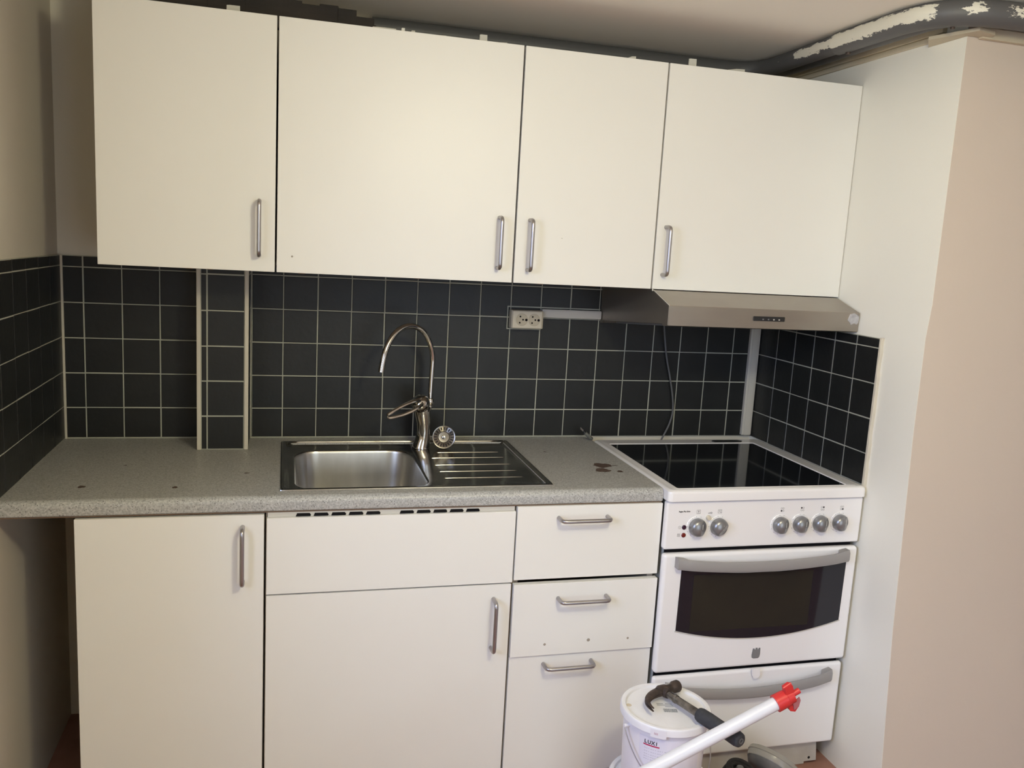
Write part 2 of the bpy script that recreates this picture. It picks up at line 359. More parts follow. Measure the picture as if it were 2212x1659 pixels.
# tiled pillar standing on the counter
bm = B(); bx(bm, 0.5165, 0.6485, -0.142, 0.006, 0.9005, 1.4035); WP = struct('wall_pillar', bm, M_GROUT)
bm = tiles((0, -0.143, 0), (1, 0, 0), (0, 0, 1), (0, -1, 0), [0.5265, 0.5425, 0.6390], [0.9015, 0.9950, 1.0925, 1.1885, 1.2852, 1.3827, 1.403], th=0.0008)
obj('tiling', bm, [M_TILE, M_GROUT], WP)
bm = tiles((0.6495, 0, 0), (0, -1, 0), (0, 0, 1), (1, 0, 0), [0.002, 0.045, 0.133], [0.9015, 0.9950, 1.0925, 1.1885, 1.2852, 1.3827, 1.403], th=0.0008)
obj('tiling', bm, [M_TILE, M_GROUT], WP)
bm = B(); bx(bm, 0.5155, 0.5265, -0.147, -0.138, 0.9005, 1.4035, 0.002); obj('edge_trim', bm, M_TRIMC, WP)
bm = B(); bx(bm, 0.6390, 0.6500, -0.147, -0.134, 0.9005, 1.4035, 0.002); obj('edge_trim', bm, M_TRIMC, WP)
# white profile up the right rear corner, sealant along the counter
bm = B(); bx(bm, 2.262, 2.2975, -0.014, -0.0005, 0.906, 1.276, 0.0015); bx(bm, 2.269, 2.2905, -0.017, -0.0145, 0.906, 1.276, 0.001); struct('trim_1', bm, M_TRUNK)
bm = B(); bx(bm, 0.161, 0.5150, -0.004, -0.0005, 0.9003, 0.9045, 0.001); bx(bm, 0.6510, 1.715, -0.004, -0.0005, 0.9003, 0.9045, 0.001); struct('trim_2', bm, M_GROUT)

# ------------------------------------------------------------------ bar handle
def handle(parent, c, vertical, front_y, half=0.0645, standoff=0.034, r=0.0052):
    """c = (x,z) of the bar centre; front_y = surface the handle is screwed to"""
    bm = B(); x, z = c; y1 = front_y-standoff; k = 0.013; pts = []
    def P(s, y): return (x, y, z+s) if vertical else (x+s, y, z)
    pts = [P(-half, front_y+0.0004), P(-half, y1+k), P(-half+0.0012, y1+k*0.45), P(-half+k*0.35, y1+k*0.12), P(-half+k*0.9, y1)]
    pts += [P(-half*0.4, y1), P(half*0.4, y1)]
    pts += [P(half-k*0.9, y1), P(half-k*0.35, y1+k*0.12), P(half-0.0012, y1+k*0.45), P(half, y1+k), P(half, front_y+0.0004)]
    tube(bm, pts, r, 14)
    return obj('handle', bm, M_STEEL, parent)
def panel(bm, x0, x1, z0, z1, yf, th=0.018): bx(bm, x0, x1, yf, yf+th, z0, z1, 0.0011, 2)
def carcass(bm, x0, x1, y0, y1, z0, z1, t=0.016):
    bx(bm, x0, x0+t, y0, y1, z0, z1); bx(bm, x1-t, x1, y0, y1, z0, z1)
    bx(bm, x0+t, x1-t, y0, y1, z0, z0+t); bx(bm, x0+t, x1-t, y0, y1, z1-t, z1)
    bx(bm, x0+t, x1-t, y1-0.006, y1, z0+t, z1-t)
def screw_hole(parent, x, y, z, r=0.0035, m=None):
    bm = B(); lathe(bm, [(0, 0.0006), (r*0.7, 0.0006), (r, 0.0001), (r, -0.0004)], (x, y, z), (0, -1, 0), 16); return obj('screw_hole', bm, m or M_HOLE, parent)
# ------------------------------------------------------------------ wall cabinets
YU = -0.3855
uppers = [(0.3225, 0.7192, (0.6825, 1.5095), 'narrow white wall cabinet at the far left, its handle low on the right'),
          (0.7237, 1.3198, (1.2777, 1.5070), 'widest white wall cabinet above the sink, with a small screw hole low on its door'),
          (1.3245, 1.7160, (1.3602, 1.5055), 'narrow white wall cabinet above the double socket, between the sink and hood cabinets'),
          (1.7205, 2.3125, (1.7460, 1.5105), 'wide white wall cabinet above the extractor hood, touching the right wall')]
for i, (a, b, hc, lab) in enumerate(uppers):
    t = thing('wall_cabinet', ((a+b)/2, -0.19, 1.4065), lab, 'cabinet', 'white wall cabinets')
    bm = B(); carcass(bm, a+0.0015, b-0.0015, YU+0.0195, -0.003, 1.4085, 1.9990); obj('body', bm, M_CABB, t)
    bm = B(); panel(bm, a, b, 1.4060, 2.0012, YU); d = obj('door', bm, M_CAB, t)
    handle(d, hc, True, YU)
    if i == 1: screw_hole(d, 0.7601, YU, 1.4459, 0.0025)
    if i == 2: screw_hole(d, 1.4509, YU, 1.5283, 0.001)
    for k in range(2 if i != 2 else 3):
        xx = random.uniform(a+0.05, b-0.12); bm = B(); bx(bm, xx, xx+random.uniform(.008, .02), YU-0.0003, YU+0.004, 1.4050, 1.4064, 0.0004); obj('chipped_edge', bm, M_GAPB, d)
# ------------------------------------------------------------------ base cabinets
YL = -0.5981
t = thing('base_cabinet', (0.505, -0.29, FL), 'white single-door base cabinet at the left end under the worktop', 'cabinet', 'white base cabinets')
bm = B(); carcass(bm, 0.3050, 0.7050, YL+0.019, -0.02, 0.115, 0.8610); obj('body', bm, M_CABB, t)
bm = B(); panel(bm, 0.3045, 0.7040, 0.115, 0.8580, YL); d = obj('door', bm, M_CAB, t); handle(d, (0.6570, 0.7650), True, YL, half=0.0655)
bm = B(); bx(bm, 0.3080, 0.7050, -0.545, -0.53, FL, 0.113); obj('plinth', bm, M_CAB, t)
t = thing('base_cabinet', (1.008, -0.29, FL), 'wide white sink base cabinet with a blank front panel above one door', 'cabinet', 'white base cabinets')
bm = B(); carcass(bm, 0.7080, 1.3080, YL+0.019, -0.02, 0.115, 0.740); bx(bm, 0.708, 0.724, YL+0.019, -0.02, 0.74, 0.861); bx(bm, 1.292, 1.308, YL+0.019, -0.02, 0.74, 0.861); obj('body', bm, M_CABB, t)
bm = B(); panel(bm, 0.7100, 1.3080, 0.6625, 0.8490, YL); obj('front_panel', bm, M_CAB, t)
bm = B(); panel(bm, 0.7100, 1.3060, 0.115, 0.6585, YL+0.0005); d = obj('door', bm, M_CAB, t); handle(d, (1.2614, 0.5560), True, YL, half=0.0655)
bm = B(); bx(bm, 0.712, 1.306, YL+0.008, YL+0.018, 0.8495, 0.8615); vs_ = obj('vent_strip', bm, M_TRUNK, t)
for (a, b) in ((0.775, 0.978), (1.018, 1.222)):
    for k in range(5):
        x0 = a+(b-a)*k/5; s = (b-a)/5
        bm = B(); prism(bm, [(x0, 0.8498), (x0+s*0.82, 0.8498), (x0+s*0.86, 0.853), (x0+s*0.78, 0.8572), (x0+s*0.07, 0.8572)], YL+0.0072, YL+0.0085); obj('vent_slot', bm, M_GAP, vs_)
bm = B(); bx(bm, 0.708, 1.308, -0.545, -0.53, FL, 0.113); obj('plinth', bm, M_CAB, t)
t = thing('base_cabinet', (1.508, -0.29, FL), 'white base cabinet of three drawers, beside the cooker', 'cabinet', 'white base cabinets')
bm = B(); carcass(bm, 1.3110, 1.7010, YL+0.019, -0.02, 0.115, 0.8610); obj('body', bm, M_CABB, t)
for (z0, z1, yf, hc) in ((0.6680, 0.8610, YL-0.001, (1.4860, 0.8300)), (0.4620, 0.6575, YL-0.007, (1.4960, 0.6170)), (0.115, 0.4590, YL, (1.4700, 0.4350))):
    bm = B(); panel(bm, 1.3115, 1.7045, z0, z1, yf); d = obj('drawer', bm, M_CAB, t); handle(d, hc, False, yf, half=0.0655)
    if z0 == 0.4620:
        screw_hole(d, 1.4025, yf, 0.4920, 0.0035); screw_hole(d, 1.5220, yf, 0.4960, 0.0045); screw_hole(d, 1.6330, yf, 0.4935, 0.0032)
bm = B(); bx(bm, 1.311, 1.704, -0.545, -0.53, FL, 0.113); obj('plinth', bm, M_CAB, t)
# ------------------------------------------------------------------ worktop with a cut-out for the sink
bm = B()
def strip(bm, x0, x1):
    prof = [(-0.540, 0.900), (-0.5790, 0.900), (-0.5860, 0.8990), (-0.5920, 0.8960), (-0.5960, 0.8910), (-0.5975, 0.8850), (-0.5975, 0.8720), (-0.5965, 0.8672), (-0.5930, 0.8645), (-0.575, 0.8640), (-0.540, 0.8640)]
    A = [bm.verts.new((x0, y, z)) for y, z in prof]; C = [bm.verts.new((x1, y, z)) for y, z in prof]; n = len(prof)
    for i in range(n): bm.faces.new([A[i], A[(i+1) % n], C[(i+1) % n], C[i]])
    bm.faces.new(A); bm.faces.new(C[::-1])
CX0, CX1 = 0.1495, 1.7035
strip(bm, CX0, CX1)
bx(bm, CX0, CX1, -0.072, -0.0005, 0.864, 0.900); bx(bm, CX0, 0.752, -0.540, -0.072, 0.864, 0.900); bx(bm, 1.402, CX1, -0.540, -0.072, 0.864, 0.900)
CT = obj('worktop', bm, M_COUNTER); tag(CT, 'speckled grey laminate worktop running from the left wall to the cooker', 'worktop')
bm = B(); bx(bm, CX0+0.001, CX1-0.001, -0.592, -0.575, 0.8615, 0.8640); obj('underside_edge', bm, M_GAPB, CT)
def stain(x, y, rx, ry, m, ang=0.0, name='stain', dens=1):
    bm = B(); n = 28; ph = [random.uniform(0, 6.28) for _ in range(3)]
    c = bm.verts.new((x, y, 0.90045)); R = []
    for i in range(n):
        a = 2*math.pi*i/n; k = 1+0.10*math.sin(3*a+ph[0])+0.07*math.sin(5*a+ph[1])+0.04*math.sin(9*a+ph[2])
        px, py = math.cos(a)*rx*k, math.sin(a)*ry*k
        R.append(bm.verts.new((x+px*math.cos(ang)-py*math.sin(ang), y+px*math.sin(ang)+py*math.cos(ang), 0.90045)))
    for i in range(n): bm.faces.new([c, R[i], R[(i+1) % n]])
    return obj(name, bm, m, CT)
stain(1.622, -0.362, 0.0255, 0.024, M_STAIN); stain(1.604, -0.413, 0.0215, 0.020, M_STAIN); stain(1.6500, -0.428, 0.008, 0.010, M_STAIN); stain(1.656, -0.366, 0.014, 0.003, M_STAIN)
stain(0.2980, -0.487, 0.0085, 0.010, M_STAIN); stain(0.5010, -0.505, 0.006, 0.008, M_STAIN); stain(0.6570, -0.389, 0.007, 0.004, M_STAIN)
stain(0.360, -0.300, 0.004, 0.004, M_STAIN); stain(1.50, -0.20, 0.004, 0.005, M_STAIN)
# ------------------------------------------------------------------ sink
ST = thing('sink', (1.077, -0.30, 0.900), 'stainless steel sink with one bowl and a ribbed drainer, set into the worktop', 'sink')
sx0, sx1, sy0, sy1 = 0.7380, 1.4180, -0.5540, -0.0580
bx0, bx1, by0, by1, br = 0.774, 1.104, -0.530, -0.142, 0.065
bcx, bcy = (bx0+bx1)/2, (by0+by1)/2
def rr_hit(x0, x1, y0, y1, r, c, a):
    d = V((math.cos(a), math.sin(a))); best = None
    hx = (x1-d.x*0-c[0])/d.x if d.x > 1e-9 else ((x0-c[0])/d.x if d.x < -1e-9 else 1e9)
    hy = (y1-c[1])/d.y if d.y > 1e-9 else ((y0-c[1])/d.y if d.y < -1e-9 else 1e9)
    t = min(hx, hy); p = V(c)+d*t
    # corner circle
    for (qx, qy, sx, sy) in ((x0+r, y0+r, -1, -1), (x1-r, y0+r, 1, -1), (x1-r, y1-r, 1, 1), (x0+r, y1-r, -1, 1)):
        if (p.x-qx)*sx > 0 and (p.y-qy)*sy > 0 and r > 0:
            o = V(c)-V((qx, qy)); bb = o.dot(d); cc = o.dot(o)-r*r; di = bb*bb-cc
            if di > 0: t = -bb+math.sqrt(di); p = V(c)+d*t
    return p
def sink_ring(bm, x0, x1, y0, y1, r, z, angs): return [bm.verts.new((*rr_hit(x0, x1, y0, y1, r, (bcx, bcy), a), z)) for a in angs]
angs = sorted([2*math.pi*i/112 for i in range(112)]+[math.atan2(y-bcy, x-bcx) % (2*math.pi) for x in (sx0, sx1) for y in (sy0, sy1)])
bm = B()
spec = [(sx0, sx1, sy0, sy1, 0.004, 0.9006), (sx0+.001, sx1-.001, sy0+.001, sy1-.001, 0.004, 0.9032), (sx0+.004, sx1-.004, sy0+.004, sy1-.004, 0.005, 0.9042), (sx0+.010, sx1-.010, sy0+.010, sy1-.010, 0.007, 0.9040),
        (sx0+.017, sx1-.017, sy0+.017, sy1-.0128, 0.010, 0.8975), (sx0+.024, sx1-.024, sy0+.0215, sy1-.0145, 0.012, 0.8962)]
for k in (0.5,):
    spec.append(((sx0+.022+bx0-.006)/2, (sx1-.022+bx1+.006)/2, (sy0+.0215+by0-.0045)/2, (sy1-.022+by1+.006)/2, 0.03, 0.8960))
bspec = [(0.004, 0.8958), (0.002, 0.8954), (0.000, 0.8942), (-0.0015, 0.8915), (-0.0025, 0.886), (-0.010, 0.82), (-0.014, 0.765), (-0.019, 0.750), (-0.030, 0.741), (-0.050, 0.738)]
for o_, z in bspec: spec.append((bx0-o_, bx1+o_, by0-o_*0.85, by1+o_, br+o_*0.6, z))
rings = [sink_ring(bm, *s[:5], s[5], angs) for s in spec]
n = len(angs)
for A, C in zip(rings, rings[1:]):
    for j in range(n): bm.faces.new([A[j], A[(j+1) % n], C[(j+1) % n], C[j]])
drain = [bm.verts.new((bcx+0.045*math.cos(a), bcy+0.045*math.sin(a), 0.736)) for a in angs]
for j in range(n): bm.faces.new([rings[-1][j], rings[-1][(j+1) % n], drain[(j+1) % n], drain[j]])
d2 = [bm.verts.new((bcx+0.040*math.cos(a), bcy+0.040*math.sin(a), 0.700)) for a in angs]
for j in range(n): bm.faces.new([drain[j], drain[(j+1) % n], d2[(j+1) % n], d2[j]])
bm.faces.new(d2)
for f in bm.faces:
    if f.calc_center_median().z < 0.892: f.material_index = 1
M_BOWL = mat('bowl_steel', (0.66, 0.645, 0.61), 0.33, metal=1.0, bump=(90, 0.10, (1, 1, 0.05)), var=((0.50, 0.49, 0.46), 14, (1, 1, 0.25)))
obj('basin', bm, [M_SINK, M_BOWL], ST, sharp=50, wn=False)
for yy, xa in ((-0.180, 1.172), (-0.243, 1.146), (-0.319, 1.144), (-0.386, 1.144), (-0.450, 1.146)):
    bm = B(); tube(bm, [(xa, yy, 0.8945), (xa+0.012, yy, 0.8958), (xa+0.03, yy, 0.8962), (1.34, yy, 0.8962), (1.358, yy, 0.8958), (1.367, yy, 0.8945)], 0.0014, 10, flat=1.3, flat_dir=(0, 1, 0)); obj('drainer_rib', bm, M_SINK, ST)
bm = B(); lathe(bm, [(0.0, 0.0), (0.030, 0.0), (0.034, 0.002), (0.038, 0.003), (0.0385, 0.0)], (bcx, bcy, 0.7362), (0, 0, 1), 32); obj('drain_flange', bm, M_CHROME, ST)
# ------------------------------------------------------------------ tap
FT = thing('kitchen_tap', (1.139, -0.125, 0.8965), 'chrome mixer tap with tall swan-neck spout and loop lever behind the sink', 'tap')
bm = B()
prof = [(1.139, -0.122, 0.8965, 0.0262), (1.139, -0.122, 0.900, 0.0262), (1.140, -0.122, 0.905, 0.0245), (1.144, -0.122, 0.925, 0.0218), (1.1455, -0.122, 0.950, 0.0208), (1.144, -0.123, 0.975, 0.0218), (1.140, -0.124, 0.998, 0.0240), (1.138, -0.125, 1.012, 0.0255), (1.137, -0.126, 1.020, 0.0235), (1.136, -0.127, 1.024, 0.018)]
tube(bm, [p[:3] for p in prof], 0, 28, radii=[p[3] for p in prof], flat_dir=(1, 0, 0)); obj('body', bm, M_CHROME, FT)
bm = B(); lathe(bm, [(0, -0.016), (0.023, -0.013), (0.0270, -0.003), (0.0275, 0.006), (0.0255, 0.015), (0.019, 0.022), (0.009, 0.0255), (0, 0.026)], (1.132, -0.134, 1.0300), (-0.35, -0.45, 0.8), 28); hd = obj('mixer_head', bm, M_CHROME, FT)
bm = B(); tube(bm, catmull([(1.1333, -0.152, 1.0423), (1.1120, -0.165, 1.0458), (1.0861, -0.180, 1.0404), (1.0581, -0.195, 1.0298), (1.0373, -0.207, 1.0201), (1.0279, -0.212, 1.0131), (1.0306, -0.213, 1.0067), (1.0439, -0.210, 1.0074), (1.0712, -0.200, 1.0121), (1.0986, -0.190, 1.0209), (1.1171, -0.180, 1.0298), (1.1310, -0.165, 1.0350)], 5, True), 0.0030, 10, closed=True, flat=1.7, flat_dir=(0, 0.6, 0.8)); obj('lever', bm, M_CHROME, FT)
bm = B(); lathe(bm, [(0, -0.014), (0.008, -0.012), (0.0118, -0.004), (0.0122, 0.003), (0.0100, 0.010), (0.0072, 0.012), (0, 0.012)], (1.1622, -0.115, 1.034), (0, 0, 1), 24); tube(bm, [(1.1622, -0.115, 1.024), (1.157, -0.118, 1.010), (1.150, -0.121, 0.995)], 0.0085, 14); obj('swivel_ball', bm, M_CHROME, FT)
sp = [(1.1625, -0.115, 1.044), (1.163, -0.115, 1.0866), (1.1641, -0.115, 1.128), (1.1646, -0.116, 1.1625), (1.1594, -0.12, 1.1903), (1.149, -0.127, 1.2181), (1.1314, -0.138, 1.2431), (1.109, -0.15, 1.2571), (1.0855, -0.165, 1.2619), (1.0627, -0.18, 1.2563), (1.0435, -0.192, 1.2427), (1.0275, -0.202, 1.2214), (1.0159, -0.21, 1.1949), (1.0098, -0.215, 1.1696), (1.0069, -0.217, 1.1536)]
bm = B(); tube(bm, catmull(sp, 5), 0.0074, 20, radii=[0.0070+0.0016*k/70 for k in range(71)]); obj('spout', bm, M_CHROME, FT)
bm = B(); cyl(bm, (1.0069, -0.217, 1.1536), (1.0044, -0.2192, 1.1360), 0.0090, 0.0090, 20); obj('aerator', bm, M_CHROME, FT)
# ------------------------------------------------------------------ basket strainer leaning by the tap
sc_ = V((1.2060, -0.128, 0.9300)); ax = V((-0.14, -0.93, 0.24)).normalized()
BS = thing('basket_strainer', (sc_.x, sc_.y, 0.8965), 'round slotted metal sink strainer propped upright on the drainer beside the tap', 'strainer')
bm = B(); lathe(bm, [(0.0335, -0.003), (0.0345, 0.0), (0.0335, 0.0025), (0.0305, 0.0020), (0.0195, -0.0035), (0.0175, -0.0045), (0.0155, -0.0100), (0.0, -0.0110)], sc_, ax, 48)
lathe(bm, [(0.0335, -0.003), (0.0300, -0.004), (0.0200, -0.010), (0.0170, -0.022), (0.0, -0.024)], sc_, ax, 48); obj('cup', bm, mat('dull_strainer_steel', (0.30, 0.28, 0.25), 0.25, metal=1.0), BS)
a_, b_ = frame_of(ax)
for k in range(20):
    t_ = 2*math.pi*k/20; e = a_*math.cos(t_)+b_*math.sin(t_); s_ = ax.cross(e)
    bm = B(); q = []
    for (r_, h_) in ((0.0205, -0.0026), (0.0292, 0.0016)):
        wd = 0.0008+r_*0.035
        q.append([sc_+e*r_+ax*(h_+0.0004)+s_*wd, sc_+e*r_+ax*(h_+0.0004)-s_*wd, sc_+e*r_+ax*(h_-0.0008)-s_*wd, sc_+e*r_+ax*(h_-0.0008)+s_*wd])
    A = [bm.verts.new(p) for p in q[0]]; C = [bm.verts.new(p) for p in q[1]]
    for i in range(4): bm.faces.new([A[i], A[(i+1) % 4], C[(i+1) % 4], C[i]])
    bm.faces.new(A); bm.faces.new(C); obj('slot', bm, M_DARK, BS)
bm = B(); lathe(bm, [(0.004, -0.011), (0.0035, -0.004), (0.0052, -0.002), (0.0045, 0.002), (0, 0.0032)], sc_, ax, 20); obj('knob', bm, M_SINK, BS)
# ------------------------------------------------------------------ extractor hood
HD = thing('extractor_hood', (2.02, -0.25, 1.28), 'slanted brushed steel extractor hood under the right-hand wall cabinet', 'hood')
bm = B(); hx0, hx1 = 1.7215, 2.3060
side = [(-0.002, 1.4040), (-0.384, 1.4040), (-0.392, 1.4030), (-0.4985, 1.3700), (-0.5000, 1.3670), (-0.5000, 1.3170), (-0.4970, 1.3150), (-0.4700, 1.3125), (-0.4660, 1.3200), (-0.030, 1.2850), (-0.026, 1.2775), (-0.002, 1.2755)]
A = [bm.verts.new((hx0, y, z)) for y, z in side]; C = [bm.verts.new((hx1, y, z)) for y, z in side]; n = len(side)
for i in range(n): bm.faces.new([A[i], A[(i+1) % n], C[(i+1) % n], C[i]])
bm.faces.new(A); bm.faces.new(C[::-1])
bmesh.ops.bevel(bm, geom=[e for e in bm.edges if abs(e.verts[0].co.x-e.verts[1].co.x) < 1e-6 and min(e.verts[0].co.y, e.verts[1].co.y) < -0.39], offset=0.0015, segments=2, affect='EDGES')
obj('housing', bm, M_HOOD, HD)
bm = B(); bx(bm, 1.760, 2.280, -0.455, -0.045, 1.2950, 1.3000, 0.0, rot=Matrix.Rotation(math.radians(-4.6), 3, 'X')); obj('grease_filter', bm, M_GREYP, HD)
bm = B(); bx(bm, 1.9720, 2.0680, -0.5035, -0.4995, 1.3375, 1.3500, 0.0015); cp = obj('control_strip', bm, M_DARK, HD)
for k in range(4):
    bm = B(); bx(bm, 1.998+k*0.0165, 2.0025+k*0.0165, -0.5048, -0.5034, 1.3405, 1.3440, 0.0006); obj('button', bm, M_GREYP if k < 2 else M_TRUNK, cp)
bm = B(); bx(bm, 1.7185, 1.7215, -0.391, -0.388, 1.4010, 1.4060); tube(bm, [(1.7222, -0.392, 1.4035), (1.7222, -0.5003, 1.3695)], 0.0011, 6); obj('folded_edge', bm, M_TRUNK, HD)
# crumpled clear tape on the hood's right end
bm = B(); prism(bm, [(2.268, 1.3480), (2.274, 1.3650), (2.288, 1.3690), (2.296, 1.3640), (2.3045, 1.3600), (2.3040, 1.3430), (2.298, 1.3370), (2.290, 1.3400), (2.280, 1.3350), (2.276, 1.3420)], -0.5006, -0.4999); obj('clear_tape', bm, mat('crinkled_clear_tape', (0.36, 0.35, 0.36), 0.15, spec=0.9, bump=(140, 1.0), var=((0.52, 0.51, 0.52), 60)), HD)

# ------------------------------------------------------------------ socket and trunking
SK = thing('double_socket', (1.4700, -0.02, 1.250), 'cream double wall socket on the dark tiles below the third wall cabinet', 'socket')
bm = B(); bx(bm, 1.4190, 1.5215, -0.034, -0.0008, 1.2515, 1.3075, 0.003, 3); obj('back_box', bm, M_PLAST, SK)
bm = B(); bx(bm, 1.4205, 1.5165, -0.041, -0.034, 1.2520, 1.3070, 0.0035, 3); fp = obj('face_plate', bm, M_PLAST, SK)
bm = B(); n = 40; prism(bm, [(1.4700+0.043*math.cos(2*math.pi*i/n), 1.2795+0.0245*math.sin(2*math.pi*i/n)) for i in range(n)], -0.0425, -0.0405); obj('oval_rim', bm, M_PLAST, fp)
for cx in (1.4500, 1.4895):
    bm = B(); lathe(bm, [(0.0190, 0.0), (0.0190, 0.0006), (0.0178, -0.0), (0.0175, -0.0)], (cx, -0.0425, 1.2795), (0, -1, 0), 36)
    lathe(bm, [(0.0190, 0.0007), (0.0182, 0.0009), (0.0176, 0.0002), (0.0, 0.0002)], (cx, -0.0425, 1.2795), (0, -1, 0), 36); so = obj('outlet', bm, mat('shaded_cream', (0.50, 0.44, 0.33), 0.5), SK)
    for dx, dz, r_ in ((-0.0055, 0.0095, 0.0026), (-0.0065, -0.0095, 0.0026), (0.0035, 0.0, 0.0026), (0.0140, -0.0005, 0.0040)):
        bm = B(); lathe(bm, [(0, 0.0008), (r_, 0.0008), (r_, 0.0)], (cx+dx, -0.0427, 1.2795+dz), (0, -1, 0), 16); obj('pin_hole', bm, M_GAP, so)
bm = B(); bx(bm, 1.5220, 1.7195, -0.015, -0.0008, 1.2860, 1.3120, 0.0012); bx(bm, 1.5220, 1.7195, -0.0165, -0.0152, 1.2900, 1.3090, 0.0008)
tag(obj('cable_trunking', bm, M_TRUNK), 'short white horizontal cable trunking between the double socket and the extractor hood', 'trunking')
bm = B(); bx(bm, 1.4130, 1.5250, -0.0022, -0.0003, 1.2450, 1.2485, 0.0006); bx(bm, 1.4125, 1.4160, -0.0022, -0.0003, 1.2450, 1.3150, 0.0006); bx(bm, 1.4125, 1.7195, -0.0022, -0.0003, 1.3140, 1.3180, 0.0006)
struct('trim_3', bm, M_GROUT)
bm = B(); tube(bm, catmull([(1.9319, -0.03, 1.283), (1.9492, -0.014, 1.2174), (1.9617, -0.010, 1.1638), (1.9767, -0.010, 1.11), (1.9901, -0.010, 1.0557), (1.9971, -0.010, 1.0166), (1.9988, -0.010, 0.9804), (1.9885, -0.012, 0.9411), (1.97, -0.016, 0.905), (1.955, -0.022, 0.880)], 6), 0.0030, 10)
tag(obj('power_cord', bm, M_CORD), 'thin grey cable hanging from the hood down behind the cooker', 'cable')

# ------------------------------------------------------------------ cooker
CK = thing('cooker', (2.003, -0.33, FL), 'white freestanding cooker with black glass hob, between the drawers and the right wall', 'cooker')
F = -0.620
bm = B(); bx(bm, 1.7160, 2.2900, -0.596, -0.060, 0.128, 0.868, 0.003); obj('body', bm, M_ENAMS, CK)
bm = B(); bx(bm, 1.7200, 2.2860, -0.604, -0.5965, 0.140, 0.866); obj('seam_shade_sheet', bm, M_GAP, CK)  # near-black sheet standing in for shade in the seams between the fronts
# hob frame: rounded slab with recess for the glass
bm = B()
def rrect(x0, x1, y0, y1, r, z, k=6):
    out = []
    for cx, cy, a in ((x1-r, y1-r, 0), (x0+r, y1-r, 90), (x0+r, y0+r, 180), (x1-r, y0+r, 270)):
        for i in range(k+1):
            t_ = math.radians(a+90*i/k); out.append((cx+r*math.cos(t_), cy+r*math.sin(t_), z))
    return out
gx0, gx1, gy0, gy1 = 1.7400, 2.2460, -0.6060, -0.1180
fx0, fx1, fy0, fy1 = 1.7050, 2.2985, -0.6300, -0.0560
layers = [rrect(fx0+.004, fx1-.004, fy0+.004, fy1-.002, 0.010, 0.8720), rrect(fx0, fx1, fy0, fy1, 0.012, 0.8735), rrect(fx0, fx1, fy0, fy1, 0.012, 0.8930), rrect(fx0+.001, fx1-.001, fy0+.002, fy1-.001, 0.012, 0.8985),
          rrect(fx0+.005, fx1-.005, fy0+.007, fy1-.004, 0.012, 0.9020), rrect(fx0+.011, fx1-.011, fy0+.014, fy1-.01, 0.012, 0.9030), rrect(fx0+.016, fx1-.016, fy0+.017, fy1-.016, 0.010, 0.9020),
          rrect(fx0+.022, fx1-.022, fy0+.019, fy1-.024, 0.010, 0.9030), rrect(gx0-.003, gx1+.003, gy0-.003, gy1+.003, 0.006, 0.9035), rrect(gx0-.0005, gx1+.0005, gy0-.0005, gy1+.0005, 0.004, 0.9015), rrect(gx0, gx1, gy0, gy1, 0.004, 0.8950)]
R = [[bm.verts.new(p) for p in l] for l in layers]; n = len(R[0])
for A, C in zip(R, R[1:]):
    for j in range(n): bm.faces.new([A[j], A[(j+1) % n], C[(j+1) % n], C[j]])
bm.faces.new(R[-1]); bm.faces.new(R[0][::-1])
HB = obj('hob_frame', bm, M_ENAM, CK)
bm = B(); bx(bm, gx0+.0006, gx1-.0006, gy0+.0006, gy1-.0006, 0.8955, 0.9018, 0.0006); GL = obj('glass_hob', bm, M_GLASSB, CK)
bm = B(); prism(bm, [(0, 0)]*0+[(2.108, 0.001), (2.118, 0.0120), (2.208, 0.0120), (2.220, 0.001), (2.210, -0.0120), (2.116, -0.0120)], 0, 0.0018)
for v in bm.verts: v.co = V((v.co.x, -0.0930+v.co.z, 0.9030+v.co.y))
obj('steam_vent', bm, M_DARK, HB)
# control panel
bm = B(); bx(bm, 1.7070, 2.2990, F, -0.598, 0.7400, 0.8700, 0.006, 3); CPN = obj('control_panel', bm, M_ENAM, CK)
yk = F
def knob(x, z, r, ang):
    bm = B(); lathe(bm, [(r+0.0050, 0.0), (r+0.0050, 0.0012), (r+0.0040, 0.0020), (r*0.8, 0.0020)], (x, yk, z), (0, -1, 0), 40); dl = obj('dial_ring', bm, M_ENAM, CPN)
    bm = B(); prof = [(r*0.95, 0.0018), (r*1.0, 0.004), (r*1.0, 0.010), (r*0.965, 0.0155), (r*0.87, 0.0200), (r*0.70, 0.0235), (r*0.45, 0.0258), (r*0.2, 0.0268), (0, 0.0270)]
    lathe(bm, prof, (x, yk, z), (0, -1, 0), 40)
    # one side of the dome is cut to a flat grip face
    ca, sa = math.cos(ang), math.sin(ang)
    for v in bm.verts:
        dx, dz, h = v.co.x-x, v.co.z-z, yk-v.co.y
        s = dx*ca+dz*sa
        if s > r*0.12 and h > 0.011: v.co.y = yk-max(0.011, min(h, 0.0245-(s-r*0.12)*0.80))
    k_ = obj('knob', bm, mat('satin_grey_knob', (0.27, 0.27, 0.275), 0.30, metal=0.6), CPN, sharp=28)
    bm = B(); px, pz = x+ca*r*0.22, z+sa*r*0.22; 
    bx(bm, px-0.0006, px+0.0006, yk-0.0262, yk-0.0246, pz-0.001, pz+r*0.55, 0.0002); obj('pointer_line', bm, M_TRUNK, k_)
    bm = B()
    for i in range(9):
        a = math.radians(70+i*27); bx(bm, x+math.cos(a)*(r+0.0035)-.0005, x+math.cos(a)*(r+0.0035)+.0005, yk-0.0023, yk-0.0018, z+math.sin(a)*(r+0.0035)-.0009, z+math.sin(a)*(r+0.0035)+.0009)
    obj('scale_marks', bm, M_PRINT, dl)
